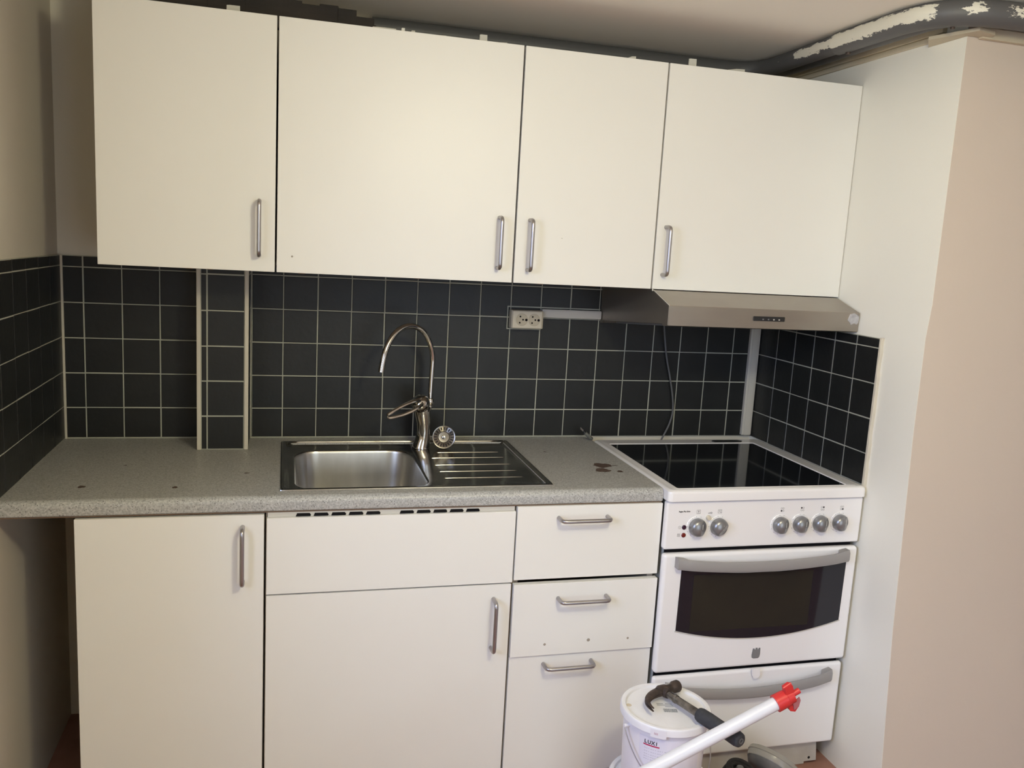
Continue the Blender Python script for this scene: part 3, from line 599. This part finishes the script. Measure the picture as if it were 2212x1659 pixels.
for (x, z, r, a) in ((1.7955, 0.8015, 0.0242, 0.0), (1.8580, 0.8005, 0.0240, -0.7), (2.0430, 0.7995, 0.0230, 0.0), (2.1045, 0.8000, 0.0230, 0.0), (2.1660, 0.8000, 0.0230, 0.0), (2.2275, 0.8010, 0.0230, 0.0)): knob(x, z, r, a)
bm = B(); lathe(bm, [(0.0065, 0), (0.0065, 0.006), (0.0055, 0.0085), (0, 0.009)], (1.8265, yk, 0.8255), (0, -1, 0), 20); obj('lock_button', bm, M_PLAST, CPN)
bm = B(); lathe(bm, [(0.0062, 0), (0.0062, 0.0015), (0.005, 0.0028), (0, 0.003)], (1.7598, yk, 0.8007), (0, -1, 0), 20); obj('indicator_lamp', bm, M_LAMP1, CPN)
bm = B(); lathe(bm, [(0.0062, 0), (0.0062, 0.0015), (0.005, 0.0028), (0, 0.003)], (1.7602, yk, 0.7793), (0, -1, 0), 20); obj('indicator_lamp', bm, M_LAMP2, CPN)
yp = yk-0.0001
text('name_print', 'Regina Plus Extra', (1.7575, yp-0.0002, 0.8435), 0.0058, M_PRINTD, CPN, bold=0.0001, wide=0.80)
def sym_box(x, z, s=0.0052):
    bm = B()
    for a in ((x-s, x+s, z+s-0.0006, z+s), (x-s, x+s, z-s, z-s+0.0006), (x-s, x-s+0.0006, z-s, z+s), (x+s-0.0006, x+s, z-s, z+s)): bx(bm, a[0], a[1], yp-0.0003, yp, a[2], a[3])
    return bm
bm = sym_box(1.7980, 0.8415)
prism(bm, [(1.7975, 0.8380), (1.7985, 0.8380), (1.7985, 0.8425), (1.8005, 0.8425), (1.7980, 0.8450), (1.7955, 0.8425), (1.7975, 0.8425)], yp-0.0003, yp); obj('oven_symbol', bm, M_PRINT, CPN)
bm = sym_box(1.8600, 0.8410); sb = obj('temperature_symbol', bm, M_PRINT, CPN); text('degree_print', '\u00b0C', (1.8600, yp-0.0002, 0.8408), 0.0075, M_PRINT, sb)
bm = B(); ring_xz(bm, 1.8350, 0.8378, 0.0026, 0.0008, yp-0.0003, yp); bx(bm, 1.8270, 1.8326, yp-0.0003, yp, 0.8374, 0.8382); bx(bm, 1.8270, 1.8278, yp-0.0003, yp, 0.8358, 0.8382); bx(bm, 1.8288, 1.8296, yp-0.0003, yp, 0.8362, 0.8382); obj('key_symbol', bm, M_PRINTD, CPN)
bm = B(); ring_xz(bm, 1.7475, 0.8005, 0.0040, 0.0005, yp-0.0003, yp); bx(bm, 1.7472, 1.7478, yp-0.0003, yp, 0.7985, 0.8025); obj('power_symbol', bm, M_PRINT, CPN)
bm = sym_box(1.7462, 0.7795, 0.0038); bx(bm, 1.7459, 1.7465, yp-0.0003, yp, 0.7760, 0.7830); bx(bm, 1.7426, 1.7498, yp-0.0003, yp, 0.7800, 0.7806); obj('heat_symbol', bm, M_PRINT, CPN)
for i, x in enumerate((2.0470, 2.1085, 2.1715, 2.2325)):
    bm = B()
    full = [(-1, -1), (-1, 1), (1, 1), (1, -1)][i]; z = 0.8410
    for sx in (-1, 1):
        for sz in (-1, 1):
            if (sx, sz) == full: lathe(bm, [(0, 0.0004), (0.0024, 0.0004), (0.0024, 0)], (x+sx*0.0029, yp, z+sz*0.0034), (0, -1, 0), 16, mi=1)
            else: ring_xz(bm, x+sx*0.0029, z+sz*0.0034, 0.0024, 0.0005, yp-0.0003, yp, 16)
    obj('burner_symbol', bm, [M_PRINT, M_PRINTD], CPN)
# oven door
bm = B(); bx(bm, 1.7080, 2.2970, F-0.006, -0.6005, 0.3945, 0.7290, 0.0095, 4); OD = obj('oven_door', bm, M_ENAM, CK)
def smile(x0, x1, zend, zmid, n=24, rev=False):
    c = (x0+x1)/2; h = (x1-x0)/2; p = [(x0+(x1-x0)*i/n, zmid+(zend-zmid)*((x0+(x1-x0)*i/n-c)/h)**2) for i in range(n+1)]
    return p[::-1] if rev else p
yo = F-0.006
bm = B(); prism(bm, smile(1.7590, 2.2600, 0.5155, 0.4800)+smile(1.7605, 2.2620, 0.6860, 0.6680, rev=True), yo-0.0012, yo+0.0004); OG = obj('oven_window', bm, M_OVENG, OD)
bm = B(); prism(bm, [(1.7985, 0.5100), (2.1600, 0.5080), (2.1600, 0.6680), (1.7985, 0.6700)], yo-0.0015, yo-0.0010); obj('inner_pane', bm, M_OVENI, OG)
bm = B(); a = smile(1.7560, 2.2640, 0.5125, 0.4765); b_ = smile(1.7575, 2.2625, 0.5150, 0.4795)
for i in range(len(a)-1): prism(bm, [a[i], a[i+1], b_[i+1], b_[i]], yo-0.0014, yo+0.0004)
obj('window_rim', bm, M_TRUNK, OD)
def curved_handle(parent, x0, x1, ze, zm, hh, yf, m, bump):
    """smile-shaped grip: a bowed bar with thicker ends fixed to the door"""
    bm = B(); n = 48; R = []
    c = (x0+x1)/2; h = (x1-x0)/2
    for i in range(n+1):
        s = i/n; x = x0+(x1-x0)*s; u = (x-c)/h; z = zm+(ze-zm)*u*u
        e = max(0, (abs(u)-0.80)/0.20); e = e*e*(3-2*e)
        up = hh+bump*e*0.35*(1 if u > 0 else 0.25); dn = hh*(1+0.02*e)
        y0 = yf-0.026+0.004*e; y1 = yf-0.016 if e < 0.5 else yf+0.001
        R.append([bm.verts.new(p) for p in ((x, y0+0.003, z-dn), (x, y0, z-dn*0.55), (x, y0, z+up*0.55), (x, y0+0.004, z+up), (x, y1, z+up*0.96), (x, y1, z-dn*0.96))])
    for A, C in zip(R, R[1:]):
        for j in range(6): bm.faces.new([A[j], A[(j+1) % 6], C[(j+1) % 6], C[j]])
    bm.faces.new(R[0][::-1]); bm.faces.new(R[-1]); return obj('handle', bm, m, parent)
curved_handle(OD, 1.7400, 2.2560, 0.7085, 0.6925, 0.0140, yo, M_GREYH, 0.012)
# shield emblem
ex, ez = 2.0085, 0.4330
bm = B(); prism(bm, [(ex+a*0.0125, ez+b*0.0150) for a, b in ((-1, -0.35), (-0.92, -0.80), (-0.55, -1.0), (0.55, -1.0), (0.92, -0.80), (1.05, -0.2), (1.0, 0.85), (0.98, 1.0), (0.62, 1.0), (0.55, 0.72), (0.38, 0.72), (0.30, 1.05), (-0.12, 1.05), (-0.20, 0.72), (-0.38, 0.72), (-0.46, 0.95), (-0.80, 0.95), (-0.85, 0.70))], yo-0.0012, yo+0.0003)
obj('emblem', bm, M_GREYP, OD)
# door catch, storage drawer, plinth
bm = B(); prism(bm, [(1.9995, 0.3905), (2.0240, 0.3905), (2.0255, 0.3700), (2.0225, 0.3630), (2.0165, 0.3605), (2.0105, 0.3605), (2.0050, 0.3640), (2.0020, 0.3700)], F-0.012, F-0.008); obj('door_catch', bm, M_ENAM, CK)
bm = B(); bx(bm, 1.7085, 2.2955, F-0.002, -0.6045, 0.1350, 0.3830, 0.009, 4); SD = obj('storage_drawer', bm, M_ENAM, CK)
curved_handle(SD, 1.7450, 2.2500, 0.3520, 0.3250, 0.0145, F-0.002, M_GREYH, 0.016)
bm = B()
prism(bm, [(1.735, 0.1275), (2.2540, 0.1275), (2.2600, 0.0690), (2.2200, 0.0690), (2.2200, 0.0620), (1.735, 0.0620)], -0.604, -0.590); PL = obj('plinth', bm, M_ENAMS if False else mat('dusty_enamel', (0.52, 0.50, 0.46), 0.5, var=((0.44, 0.41, 0.37), 14)), CK)
bm = B(); lathe(bm, [(0, 0.0005), (0.004, 0.0005), (0.004, 0)], (2.2350, -0.604, 0.0800), (0, -1, 0), 16); obj('screw_hole', bm, M_DARK, PL)
# bare flex ending behind the hob's rear left corner
t = thing('cable_stub', (1.700, -0.068, 0.903), 'grey cable end with two bare wires at the rear left corner of the cooker', 'cable')
bm = B(); tube(bm, catmull([(1.7030, -0.049, 0.9045), (1.6960, -0.056, 0.9085), (1.6835, -0.062, 0.9190), (1.6744, -0.063, 0.9265)], 4), 0.0058, 14); obj('sheath', bm, mat('dull_grey_sheath', (0.17, 0.17, 0.15), 0.55), t)
bm = B(); cyl(bm, (1.6744, -0.063, 0.9265), (1.6690, -0.062, 0.9325), 0.0045, 0.0036, 14); obj('collar', bm, M_DARK, t)
for dz in (-0.0018, 0.0020):
    bm = B(); cyl(bm, (1.6692, -0.062, 0.9322+dz), (1.6590, -0.060, 0.9415+dz), 0.0010, 0.0010, 8); obj('wire', bm, M_STEEL, t)

# ------------------------------------------------------------------ paint-smeared pipe under the ceiling
PP = thing('ceiling_pipe', (1.5, -0.034, 2.078), 'dark grey pipe smeared with white paint, running along the ceiling and round the right corner', 'pipe')
def painted_tube(name, pts, r, patches, parent, n=28):
    P = [V(p) for p in pts]; S = [0]
    for a, b in zip(P, P[1:]): S.append(S[-1]+(b-a).length)
    bm = B(); lay = bm.verts.layers.float.new('paint'); rings = []
    for i, p in enumerate(P):
        d = (P[min(i+1, len(P)-1)]-P[max(i-1, 0)]).normalized(); a = V((0, 0, 1)); a = (a-d*a.dot(d)).normalized(); b = d.cross(a)
        R = []
        for j in range(n):
            t_ = 2*math.pi*j/n; v = bm.verts.new(p+a*math.cos(t_)*r+b*math.sin(t_)*r); val = 0.0
            for (s0, s1, t0, t1, amp) in patches:      # along the pipe, around the pipe (degrees from the top towards the room)
                tt = math.degrees(t_); tt = tt-360 if tt > 180 else tt
                m1 = min((S[i]-s0), (s1-S[i]))/0.035; m2 = min(tt-t0, t1-tt)/38.0
                val = max(val, amp*max(0, min(1, m1))*max(0, min(1, m2)))
            v[lay] = val; R.append(v)
        rings.append(R)
    for A, C in zip(rings, rings[1:]):
        for j in range(n): bm.faces.new([A[j], A[(j+1) % n], C[(j+1) % n], C[j]])
    bm.faces.new(rings[0][::-1]); bm.faces.new(rings[-1]); return obj(name, bm, M_PIPE, parent)
def seg(a, b, k): return [V(a).lerp(V(b), i/k) for i in range(k)]
def resample(pts, step):
    P = [V(p) for p in pts]; out = [P[0]]; acc = 0
    for a, b in zip(P, P[1:]):
        L = (b-a).length; k = max(1, int(L/step)); out += [a.lerp(b, (i+1)/k) for i in range(k)]
    return out
run = catmull([(0.97, -0.034, 2.084), (1.4, -0.034, 2.084), (1.9, -0.034, 2.084), (2.05, -0.034, 2.084), (2.120, -0.040, 2.085), (2.1620, -0.080, 2.086), (2.1740, -0.16, 2.0860), (2.1750, -0.30, 2.086), (2.1750, -0.460, 2.0860)], 14)
painted_tube('pipe', resample(run, 0.008), 0.0250, [(1.28, 1.35, 62, 112, 0.60), (1.395, 1.62, 40, 140, 0.95)], PP)
run2 = catmull([(2.1750, -0.452, 2.0860), (2.1750, -0.53, 2.086), (2.1760, -0.62, 2.086), (2.1800, -0.715, 2.086), (2.200, -0.782, 2.086), (2.246, -0.828, 2.085), (2.310, -0.850, 2.084), (2.41, -0.860, 2.083), (2.60, -0.862, 2.083), (2.9, -0.862, 2.083)], 14)
painted_tube('pipe_sleeve', resample(run2, 0.006), 0.0292, [(-0.03, 0.36, 30, 142, 1.0), (0.375, 0.445, 40, 130, 1.0), (0.46, 0.62, 35, 135, 0.72)], PP)
bm = B(); cyl(bm, (2.180, -0.490, 2.052), (2.180, -0.490, 2.062), 0.006, 0.007, 12); obj('screw', bm, M_IRON, PP)
bm = B(); cyl(bm, (2.230, -0.805, 2.052), (2.230, -0.805, 2.062), 0.005, 0.006, 12); obj('screw', bm, M_IRON, PP)
bm = B(); tube(bm, catmull([(2.10, -0.020, 2.088), (2.19, -0.024, 2.088), (2.232, -0.055, 2.088), (2.2400, -0.12, 2.088), (2.2400, -0.40, 2.088), (2.2400, -0.66, 2.088), (2.250, -0.745, 2.088), (2.280, -0.795, 2.088), (2.330, -0.812, 2.088), (2.42, -0.815, 2.088), (2.9, -0.815, 2.088)], 8), 0.0185, 16); obj('rear_pipe', bm, mat('dark_grey_pipe_paint', (0.105, 0.103, 0.102), 0.5), PP)
for yy in (-0.22, -0.60):
    bm = B(); bx(bm, 2.255, 2.2995, yy-0.008, yy+0.008, 2.090, 2.098, 0.002); obj('bracket', bm, M_GREYP, PP)
# wooden batten on the right wall below the pipe with corner plate
BT = thing('wall_batten', (2.308, -0.40, 2.045), 'cream painted batten with a corner plate, on the right wall below the painted pipe', 'batten')
bm = B(); bx(bm, 2.3000, 2.3143, -0.690, -0.006, 2.078, 2.1135, 0.002); obj('strip', bm, M_BATT, BT)
bm = B(); bx(bm, 2.3050, 2.3143, -0.690, -0.006, 2.064, 2.0775, 0.002); obj('lower_strip', bm, M_BATT, BT)
bm = B(); prism(bm, [(2.262, -0.690), (2.3135, -0.630), (2.3135, -0.762), (2.372, -0.764), (2.360, -0.795), (2.300, -0.812)], 2.056, 2.064)
for v in bm.verts: v.co = V((v.co.x, v.co.z, v.co.y))
obj('corner_plate', bm, M_BATT, BT)
bm = B(); bx(bm, 2.345, 2.90, -0.774, -0.7592, 2.052, 2.078, 0.002); obj('strip', bm, M_BATT, BT)
# dark board lying on the wall cabinets
bm = B(); random.seed(3)
for i in range(14):
    x0 = 0.33+0.0445*i; bx(bm, x0, x0+0.0465, -0.262+random.uniform(-.002, .002), -0.235, 2.0010, 2.0690+random.uniform(-.004, .005)-(0.018 if i == 13 else 0), 0.002)
bx(bm, 0.945, 0.962, -0.258, -0.238, 2.0010, 2.036, 0.003)
tag(obj('dark_board', bm, M_WOOD), 'rough dark brown board on edge on top of the two left wall cabinets', 'board')
# scraps standing on the cabinet tops
labs = ['small grey scrap of tape on top of the leftmost wall cabinet', 'long pale strip of paper just right of the dark board end, on the cabinet top', 'tiny bright white crumb on the cabinet top beside the long pale strip',
        'thin upright sliver of paper above the sink cabinet door', 'long low pinkish-grey strip of paper on top of the sink wall cabinet', 'tall pale tape tab on the sink wall cabinet, near its right end', 'low pale paper wedge at the right end of the sink wall cabinet top',
        'small pale wedge of paper above the socket cabinet', 'tall pale tab of tape standing on top of the hood wall cabinet', 'low pinkish wedge of paper on the hood wall cabinet, nearest the painted pipe']
sc = [(0.6026, 0.6338, 2.0248), (0.9443, 1.003, 2.0160), (1.0155, 1.0247, 2.0202), (1.0400, 1.0503, 2.0170), (1.0560, 1.1289, 2.0140), (1.2144, 1.235, 2.0276), (1.2515, 1.2882, 2.0150), (1.6202, 1.6442, 2.0195), (1.7981, 1.8216, 2.0314), (1.917, 1.9698, 2.0198)]
for i, (a, b, z) in enumerate(sc):
    bm = B(); sl = 0.006 if i in (4, 6, 7, 9) else 0.001
    prism(bm, [(a, 2.0013), (b, 2.0013), (b-0.0005, z), (a+(b-a)*(0.25 if sl < .005 else 0.5), z-sl*0.2), (a+0.0008, z-sl)], -0.3315, -0.3285)
    tag(obj('paper_scrap', bm, M_FOIL if i == 2 else M_TAPE), labs[i], 'paper scrap', 'scraps on the wall cabinet tops')

# ------------------------------------------------------------------ buckets
def bucket(cx, cy, zb, zt, rt, rb, lab, parts=True):
    t = thing('paint_bucket', (cx, cy, zb), lab, 'bucket')
    bm = B(); lathe(bm, [(0, 0.0), (rb-0.004, 0.0), (rb, 0.004), (rt-0.009, zt-zb-0.030), (rt-0.008, zt-zb-0.012), (0, zt-zb-0.012)], (cx, cy, zb), (0, 0, 1), 72); bd = obj('body', bm, M_BUCK, t)
    h = zt-zb
    bm = B(); lathe(bm, [(0, h-0.0065), (rt-0.018, h-0.0065), (rt-0.0135, h-0.0062), (rt-0.011, h-0.001), (rt-0.008, h), (rt-0.002, h-0.0005), (rt+0.0005, h-0.004), (rt+0.001, h-0.017), (rt-0.0005, h-0.018), (rt-0.006, h-0.018)], (cx, cy, zb), (0, 0, 1), 72); ld = obj('lid', bm, M_LID, t)
    return t, bd, ld
bcx_, bcy_, bz = 1.6150, -0.8880, 0.2640
LT = 0.4640
t1, bd, ld = bucket(1.6280, -0.8720, FL, 0.2640, 0.126, 0.112, 'larger white plastic bucket on the floor, beneath the smaller bucket')
t2, bd2, ld2 = bucket(bcx_, bcy_, bz-0.0064, LT, 0.1050, 0.0915, 'white paint bucket with red and black logo, the hammer lying on its lid')
def arc_pt(r, deg, z): return V((bcx_+r*math.cos(math.radians(deg)), bcy_+r*math.sin(math.radians(deg)), z))
def rad(z): return 0.0915+(0.0960-0.0915)*(z-bz)/(LT-0.03-bz)
def curved_patch(name, d0, d1, z0, z1, m, parent, off=0.0006, n=24):
    bm = B(); A = []; C = []
    for i in range(n+1):
        a = d0+(d1-d0)*i/n; A.append(bm.verts.new(arc_pt(rad(z0)+off, a, z0))); C.append(bm.verts.new(arc_pt(rad(z1)+off, a, z1)))
    for i in range(n): bm.faces.new([A[i], A[i+1], C[i+1], C[i]])
    return obj(name, bm, m, parent)
LB = curved_patch('label', -150, -60, 0.300, 0.432, M_LABEL, bd2)
for i, ch in enumerate('LUXI'):
    dg = -140.5+i*5.3; a = math.radians(dg); zz = 0.4195
    if ch == 'I': dg -= 0.6; a = math.radians(dg)
    text('logo_letter', ch, arc_pt(rad(zz)+0.0010, dg, zz), 0.0115, M_PRINTD, LB, right=(-math.sin(a), math.cos(a), 0), bold=0.0003)
curved_patch('logo_underline', -143.5, -121, 0.4108, 0.4140, M_REDP, LB, 0.0010)
for k, z in enumerate((0.4035, 0.3960, 0.3890, 0.3830, 0.3770)):
    bm = B(); 
    for q in range(12):
        d0 = -142+q*3.1; A = [arc_pt(rad(z)+0.001, d0, z), arc_pt(rad(z)+0.001, d0+2.3-(q % 3)*0.5, z), arc_pt(rad(z)+0.001, d0+2.3-(q % 3)*0.5, z+0.0013), arc_pt(rad(z)+0.001, d0, z+0.0013)]
        bm.faces.new([bm.verts.new(p) for p in A])
    obj('small_print', bm, mat('faint_print', (0.50, 0.48, 0.56), 0.6), LB)
curved_patch('print_block', -141, -126, 0.350, 0.3560, mat('grey_block_print', (0.36, 0.36, 0.44), 0.6), LB, 0.0010)
bm = B()
A = []; C = []
for i in range(13):
    a = -133+i*1.6; A.append(bm.verts.new(arc_pt(0.1066, a, 0.4410))); C.append(bm.verts.new(arc_pt(0.1066, a, 0.4600)))
for i in range(12): bm.faces.new([A[i], A[i+1], C[i+1], C[i]])
tg = obj('tear_tab', bm, M_BUCK, ld2)
text('tab_print', 'kit', arc_pt(0.1072, -126, 0.4510), 0.0085, mat('faint_red_print', (0.58, 0.38, 0.44), 0.6), tg, right=(-math.sin(math.radians(-126)), math.cos(math.radians(-126)), 0))
# barcode and text on the lid
lz = LT-0.0062
def lid_frame():  # right/up directions of the print
    return V((0.97, -0.22, 0)), V((0.22, 0.97, 0))
Rr, Uu = lid_frame(); lc = V((1.6200, -0.8990, lz)); bm = B()
xx = -0.015
for k in range(17):
    wdt = (0.0007, 0.0012, 0.0018)[(k*7+k//3) % 3]; q = [lc+Rr*xx-Uu*0.009, lc+Rr*(xx+wdt)-Uu*0.009, lc+Rr*(xx+wdt)+Uu*0.006, lc+Rr*xx+Uu*0.006]
    bm.faces.new([bm.verts.new(p) for p in q]); xx += wdt+0.0007
obj('barcode', bm, mat('grey_barcode', (0.22, 0.24, 0.27), 0.6), ld2)
bm = B()
for dy, x0, x1 in ((0.014, -0.008, 0.012), (0.020, -0.026, 0.012), (0.026, -0.026, -0.010), (0.026, -0.006, 0.010)):
    q = [lc+Rr*x0+Uu*dy, lc+Rr*x1+Uu*dy, lc+Rr*x1+Uu*(dy+0.0022), lc+Rr*x0+Uu*(dy+0.0022)]; bm.faces.new([bm.verts.new(p) for p in q])
obj('lid_print', bm, MATS['grey_barcode'], ld2)
# wire bail handle hanging down the front
bm = B(); pts = []
A0 = arc_pt(0.108, -172, 0.4330); A1 = arc_pt(0.108, 8, 0.4330)
pts = [A0, arc_pt(0.110, -166, 0.420), arc_pt(0.110, -156, 0.396), arc_pt(0.110, -145, 0.372), arc_pt(0.111, -132, 0.350), arc_pt(0.112, -118, 0.335), arc_pt(0.113, -100, 0.325), arc_pt(0.113, -82, 0.322), arc_pt(0.113, -64, 0.326), arc_pt(0.112, -46, 0.338), arc_pt(0.111, -30, 0.356), arc_pt(0.110, -15, 0.384), arc_pt(0.110, 0, 0.415), A1]
tube(bm, catmull(pts, 5), 0.0014, 8); obj('bail_handle', bm, M_STEEL, t2)
for p in (A0, A1):
    bm = B(); d = (p-V((bcx_, bcy_, p.z))).normalized(); cyl(bm, p-d*0.014, p+d*0.002, 0.0045, 0.0040, 14); obj('handle_lug', bm, M_BUCK, t2)
bm = B(); lathe(bm, [(0.0, 0.0003), (0.004, 0.0008), (0.006, 0.0004), (0.0065, 0.0)], (1.5330, -0.8620, lz), (0, 0, 1), 14); obj('dried_splash', bm, mat('dried_beige_splash', (0.62, 0.54, 0.42), 0.6), ld2)
# ------------------------------------------------------------------ hammer lying across the lid
HC = V((1.6250, -0.8470, 0.4770)); HE = V((1.6990, -1.0800, 0.4830)); hdv = (HE-HC).normalized()
HM = thing('claw_hammer', (HC.x, HC.y, 0.4640), 'claw hammer with rusty dark head and black grip, lying on the bucket lid', 'hammer')
hx = V((0, 0, 1)).cross(hdv).normalized()          # towards the poll (striking face)
if hx.x < 0: hx = -hx
hz = V((0, 0, 1))
def hp(s, h, z=0.0): return HC+hx*s+hdv*h+hz*z
bm = B()
tube(bm, [hp(-0.018, 0.002, 0.001), hp(-0.008, -0.002, 0.001), hp(0.006, -0.001, 0.001), hp(0.015, 0.000, 0.001), hp(0.022, 0.0, 0.001), hp(0.028, 0.0, 0.001), hp(0.033, 0.0, 0.001), hp(0.046, 0.0, 0.001), hp(0.049, 0.0, 0.001)], 0, 22,
     radii=[0.0110, 0.0130, 0.0125, 0.0105, 0.0095, 0.0105, 0.0142, 0.0145, 0.0128], flat_dir=hz)
# claw: curved, tapering, split at the tip
for sgn in (-1, 1):
    cl = [(-0.006, 0.000, 0.0045), (-0.024, 0.001, 0.005), (-0.042, 0.005, 0.0055), (-0.058, 0.013, 0.006), (-0.070, 0.025, 0.0065), (-0.077, 0.040, 0.007), (-0.080, 0.056, 0.0075)]
    P = [hp(a, b, sgn*c*0.5) for a, b, c in cl]
    tube(bm, catmull(P, 4), 0, 12, radii=[0.0125-0.0105*(i/24)**1.1 for i in range(25)], flat=0.62, flat_dir=hz)
tube(bm, [hp(0.0, -0.006), hp(0, 0.010), hp(0.0, 0.019)], 0.0118, 18, radii=[0.0118, 0.0122, 0.0105])
obj('head', bm, M_IRON, HM)
bm = B(); tube(bm, [hp(0, 0.016), hp(0, 0.040), hp(0, 0.0405), hp(0, 0.047), hp(0, 0.0475), hp(0, 0.135)], 0, 20, radii=[0.0082, 0.0082, 0.0100, 0.0100, 0.0088, 0.0092]); obj('shaft', bm, M_SHAFT, HM)
bm = B(); hl = (HE-HC).length
tube(bm, [hp(0, 0.118), hp(0, 0.120), hp(0, 0.126), hp(0, 0.150), hp(0, 0.190), hp(0, hl-0.012), hp(0, hl-0.003), hp(0, hl)], 0, 24, radii=[0.0100, 0.0150, 0.0166, 0.0170, 0.0158, 0.0172, 0.0155, 0.0120]); gp = obj('grip', bm, M_RUBB, HM)
bm = B(); lathe(bm, [(0.0038, 0.0), (0.0062, 0.0), (0.0065, 0.0012), (0.0040, 0.0012), (0.0038, -0.001), (0, -0.001)], HE, hdv, 20); obj('hanging_eye', bm, M_DUSTY, gp)
# ------------------------------------------------------------------ white pole with red connector
PO = V((1.6554, -1.0850, 0.5160)); pd = V((0.9153, 0.0, 0.4028)).normalized(); L0 = -(0.5160-FL-0.014)/pd.z; L1 = 0.136
PL_ = thing('extension_pole', tuple(PO+pd*L0), 'long white pole with a red plastic end, leaning across the bucket', 'pole')
bm = B(); tube(bm, [PO+pd*L0, PO+pd*L1], 0.0142, 28); obj('tube', bm, M_POLE, PL_)
pu = pd.cross(V((0, 1, 0))).normalized()
if pu.z < 0: pu = -pu
pf = V((0, -1, 0))
def pq(s, a=0.0, b=0.0): return PO+pd*(L1+s)+pu*a+pf*b
bm = B(); tube(bm, [pq(-0.012), pq(0.0145), pq(0.016), pq(0.030), pq(0.031)], 0, 28, radii=[0.0188, 0.0180, 0.0168, 0.0160, 0.0110])
def wing(bm, poly, b0, b1):
    A = [bm.verts.new(pq(s, a, b0)) for s, a in poly]; C = [bm.verts.new(pq(s, a, b1)) for s, a in poly]; n = len(poly)
    bm.faces.new(A); bm.faces.new(C[::-1])
    for i in range(n): bm.faces.new([A[i], A[(i+1) % n], C[(i+1) % n], C[i]])
wing(bm, [(0.012, 0.012), (0.016, 0.030), (0.030, 0.032), (0.034, 0.029), (0.033, 0.012)], -0.004, 0.010)     # upper tab
wing(bm, [(0.010, -0.012), (0.012, -0.027), (0.022, -0.034), (0.034, -0.026), (0.036, -0.012)], -0.006, 0.009)   # lower tab
bx(bm, 0, 0.001, 0, 0.001, 0, 0.001) if False else None
tube(bm, [pq(0.022, 0.006, 0.006), pq(0.046, 0.007, 0.006)], 0.0062, 14); tube(bm, [pq(0.014, 0.029, 0.004), pq(0.034, 0.031, 0.004)], 0.0028, 10)
obj('connector', bm, M_RED, PL_)
bm = B(); wing(bm, [(0.022, -0.010), (0.020, -0.026), (0.032, -0.024), (0.040, -0.012), (0.040, -0.004)], 0.0095, 0.0125); obj('connector_flap', bm, mat('dusty_red_plastic', (0.42, 0.14, 0.15), 0.3), PL_)
# ------------------------------------------------------------------ odds and ends on the floor under the cooker
TB = thing('plastic_tub', (2.03, -0.75, FL), 'round dark tub with a frosted clear rim, tipped at the foot of the cooker', 'tub')
tc_ = V((2.018, -0.735, 0.1480)); ta = V((0.55, 0.35, 0.60)).normalized()
bm = B(); lathe(bm, [(0.0, -0.014), (0.046, -0.013), (0.058, -0.006), (0.064, 0.004), (0.066, 0.010)], tc_, ta, 48); lathe(bm, [(0.0, 0.012), (0.050, 0.014), (0.066, 0.010)], tc_, ta, 48)
obj('base', bm, M_DUSTY, TB)
bm = B(); lathe(bm, [(0.067, 0.009), (0.069, 0.012), (0.070, 0.024), (0.072, 0.026), (0.070, 0.036), (0.066, 0.038), (0.0, 0.040)], tc_, ta, 48); obj('rim', bm, M_CLEAR, TB)
BR = thing('cable_coil', (1.91, -0.79, FL), 'dark round coil with a pale centre on the floor in front of the cooker', 'coil')
bm = B(); cc = V((1.915, -0.755, FL))
for q in range(11):
    for k in range(3 if q < 10 else 2):
        r0 = 0.026+0.0085*k-0.003*(q > 8); zz = 0.0062+0.0112*q+(0.004 if k == 1 else 0)-(0.002 if k == 2 else 0)
        tube(bm, [cc+V((math.cos(a)*r0, math.sin(a)*r0, zz+0.0025*math.sin(2*a+k+q))) for a in [2*math.pi*i/40 for i in range(40)]], 0.0058, 8, closed=True)
obj('windings', bm, mat('black_matt_cable', (0.014, 0.012, 0.012), 0.85, bump=(200, 0.8)), BR)
bm = B(); lathe(bm, [(0.0, 0.128), (0.008, 0.126), (0.012, 0.120), (0.013, 0.06), (0.014, 0.0)], cc, (0, 0, 1), 20); obj('hub', bm, M_DUSTY, BR)
# ------------------------------------------------------------------ ceiling lamp (behind the camera's view)
CL = thing('ceiling_lamp', (LAMP[0], LAMP[1], H), 'small round opal globe lamp on the ceiling', 'lamp')
bm = B(); lathe(bm, [(0, H-0.0005), (0.05, H-0.0005), (0.05, H-0.018), (0.03, H-0.045), (0, H-0.045)], (LAMP[0], LAMP[1], 0), (0, 0, 1), 32); obj('base', bm, M_ENAM, CL)
bm = B(); lathe(bm, [(0, 0.085)]+[(0.085*math.sin(math.pi*k/16), 0.085*math.cos(math.pi*k/16)) for k in range(1, 16)]+[(0, -0.085)], LAMP, (0, 0, 1), 32)
gs = obj('glass_shade', bm, M_OPAL, CL)
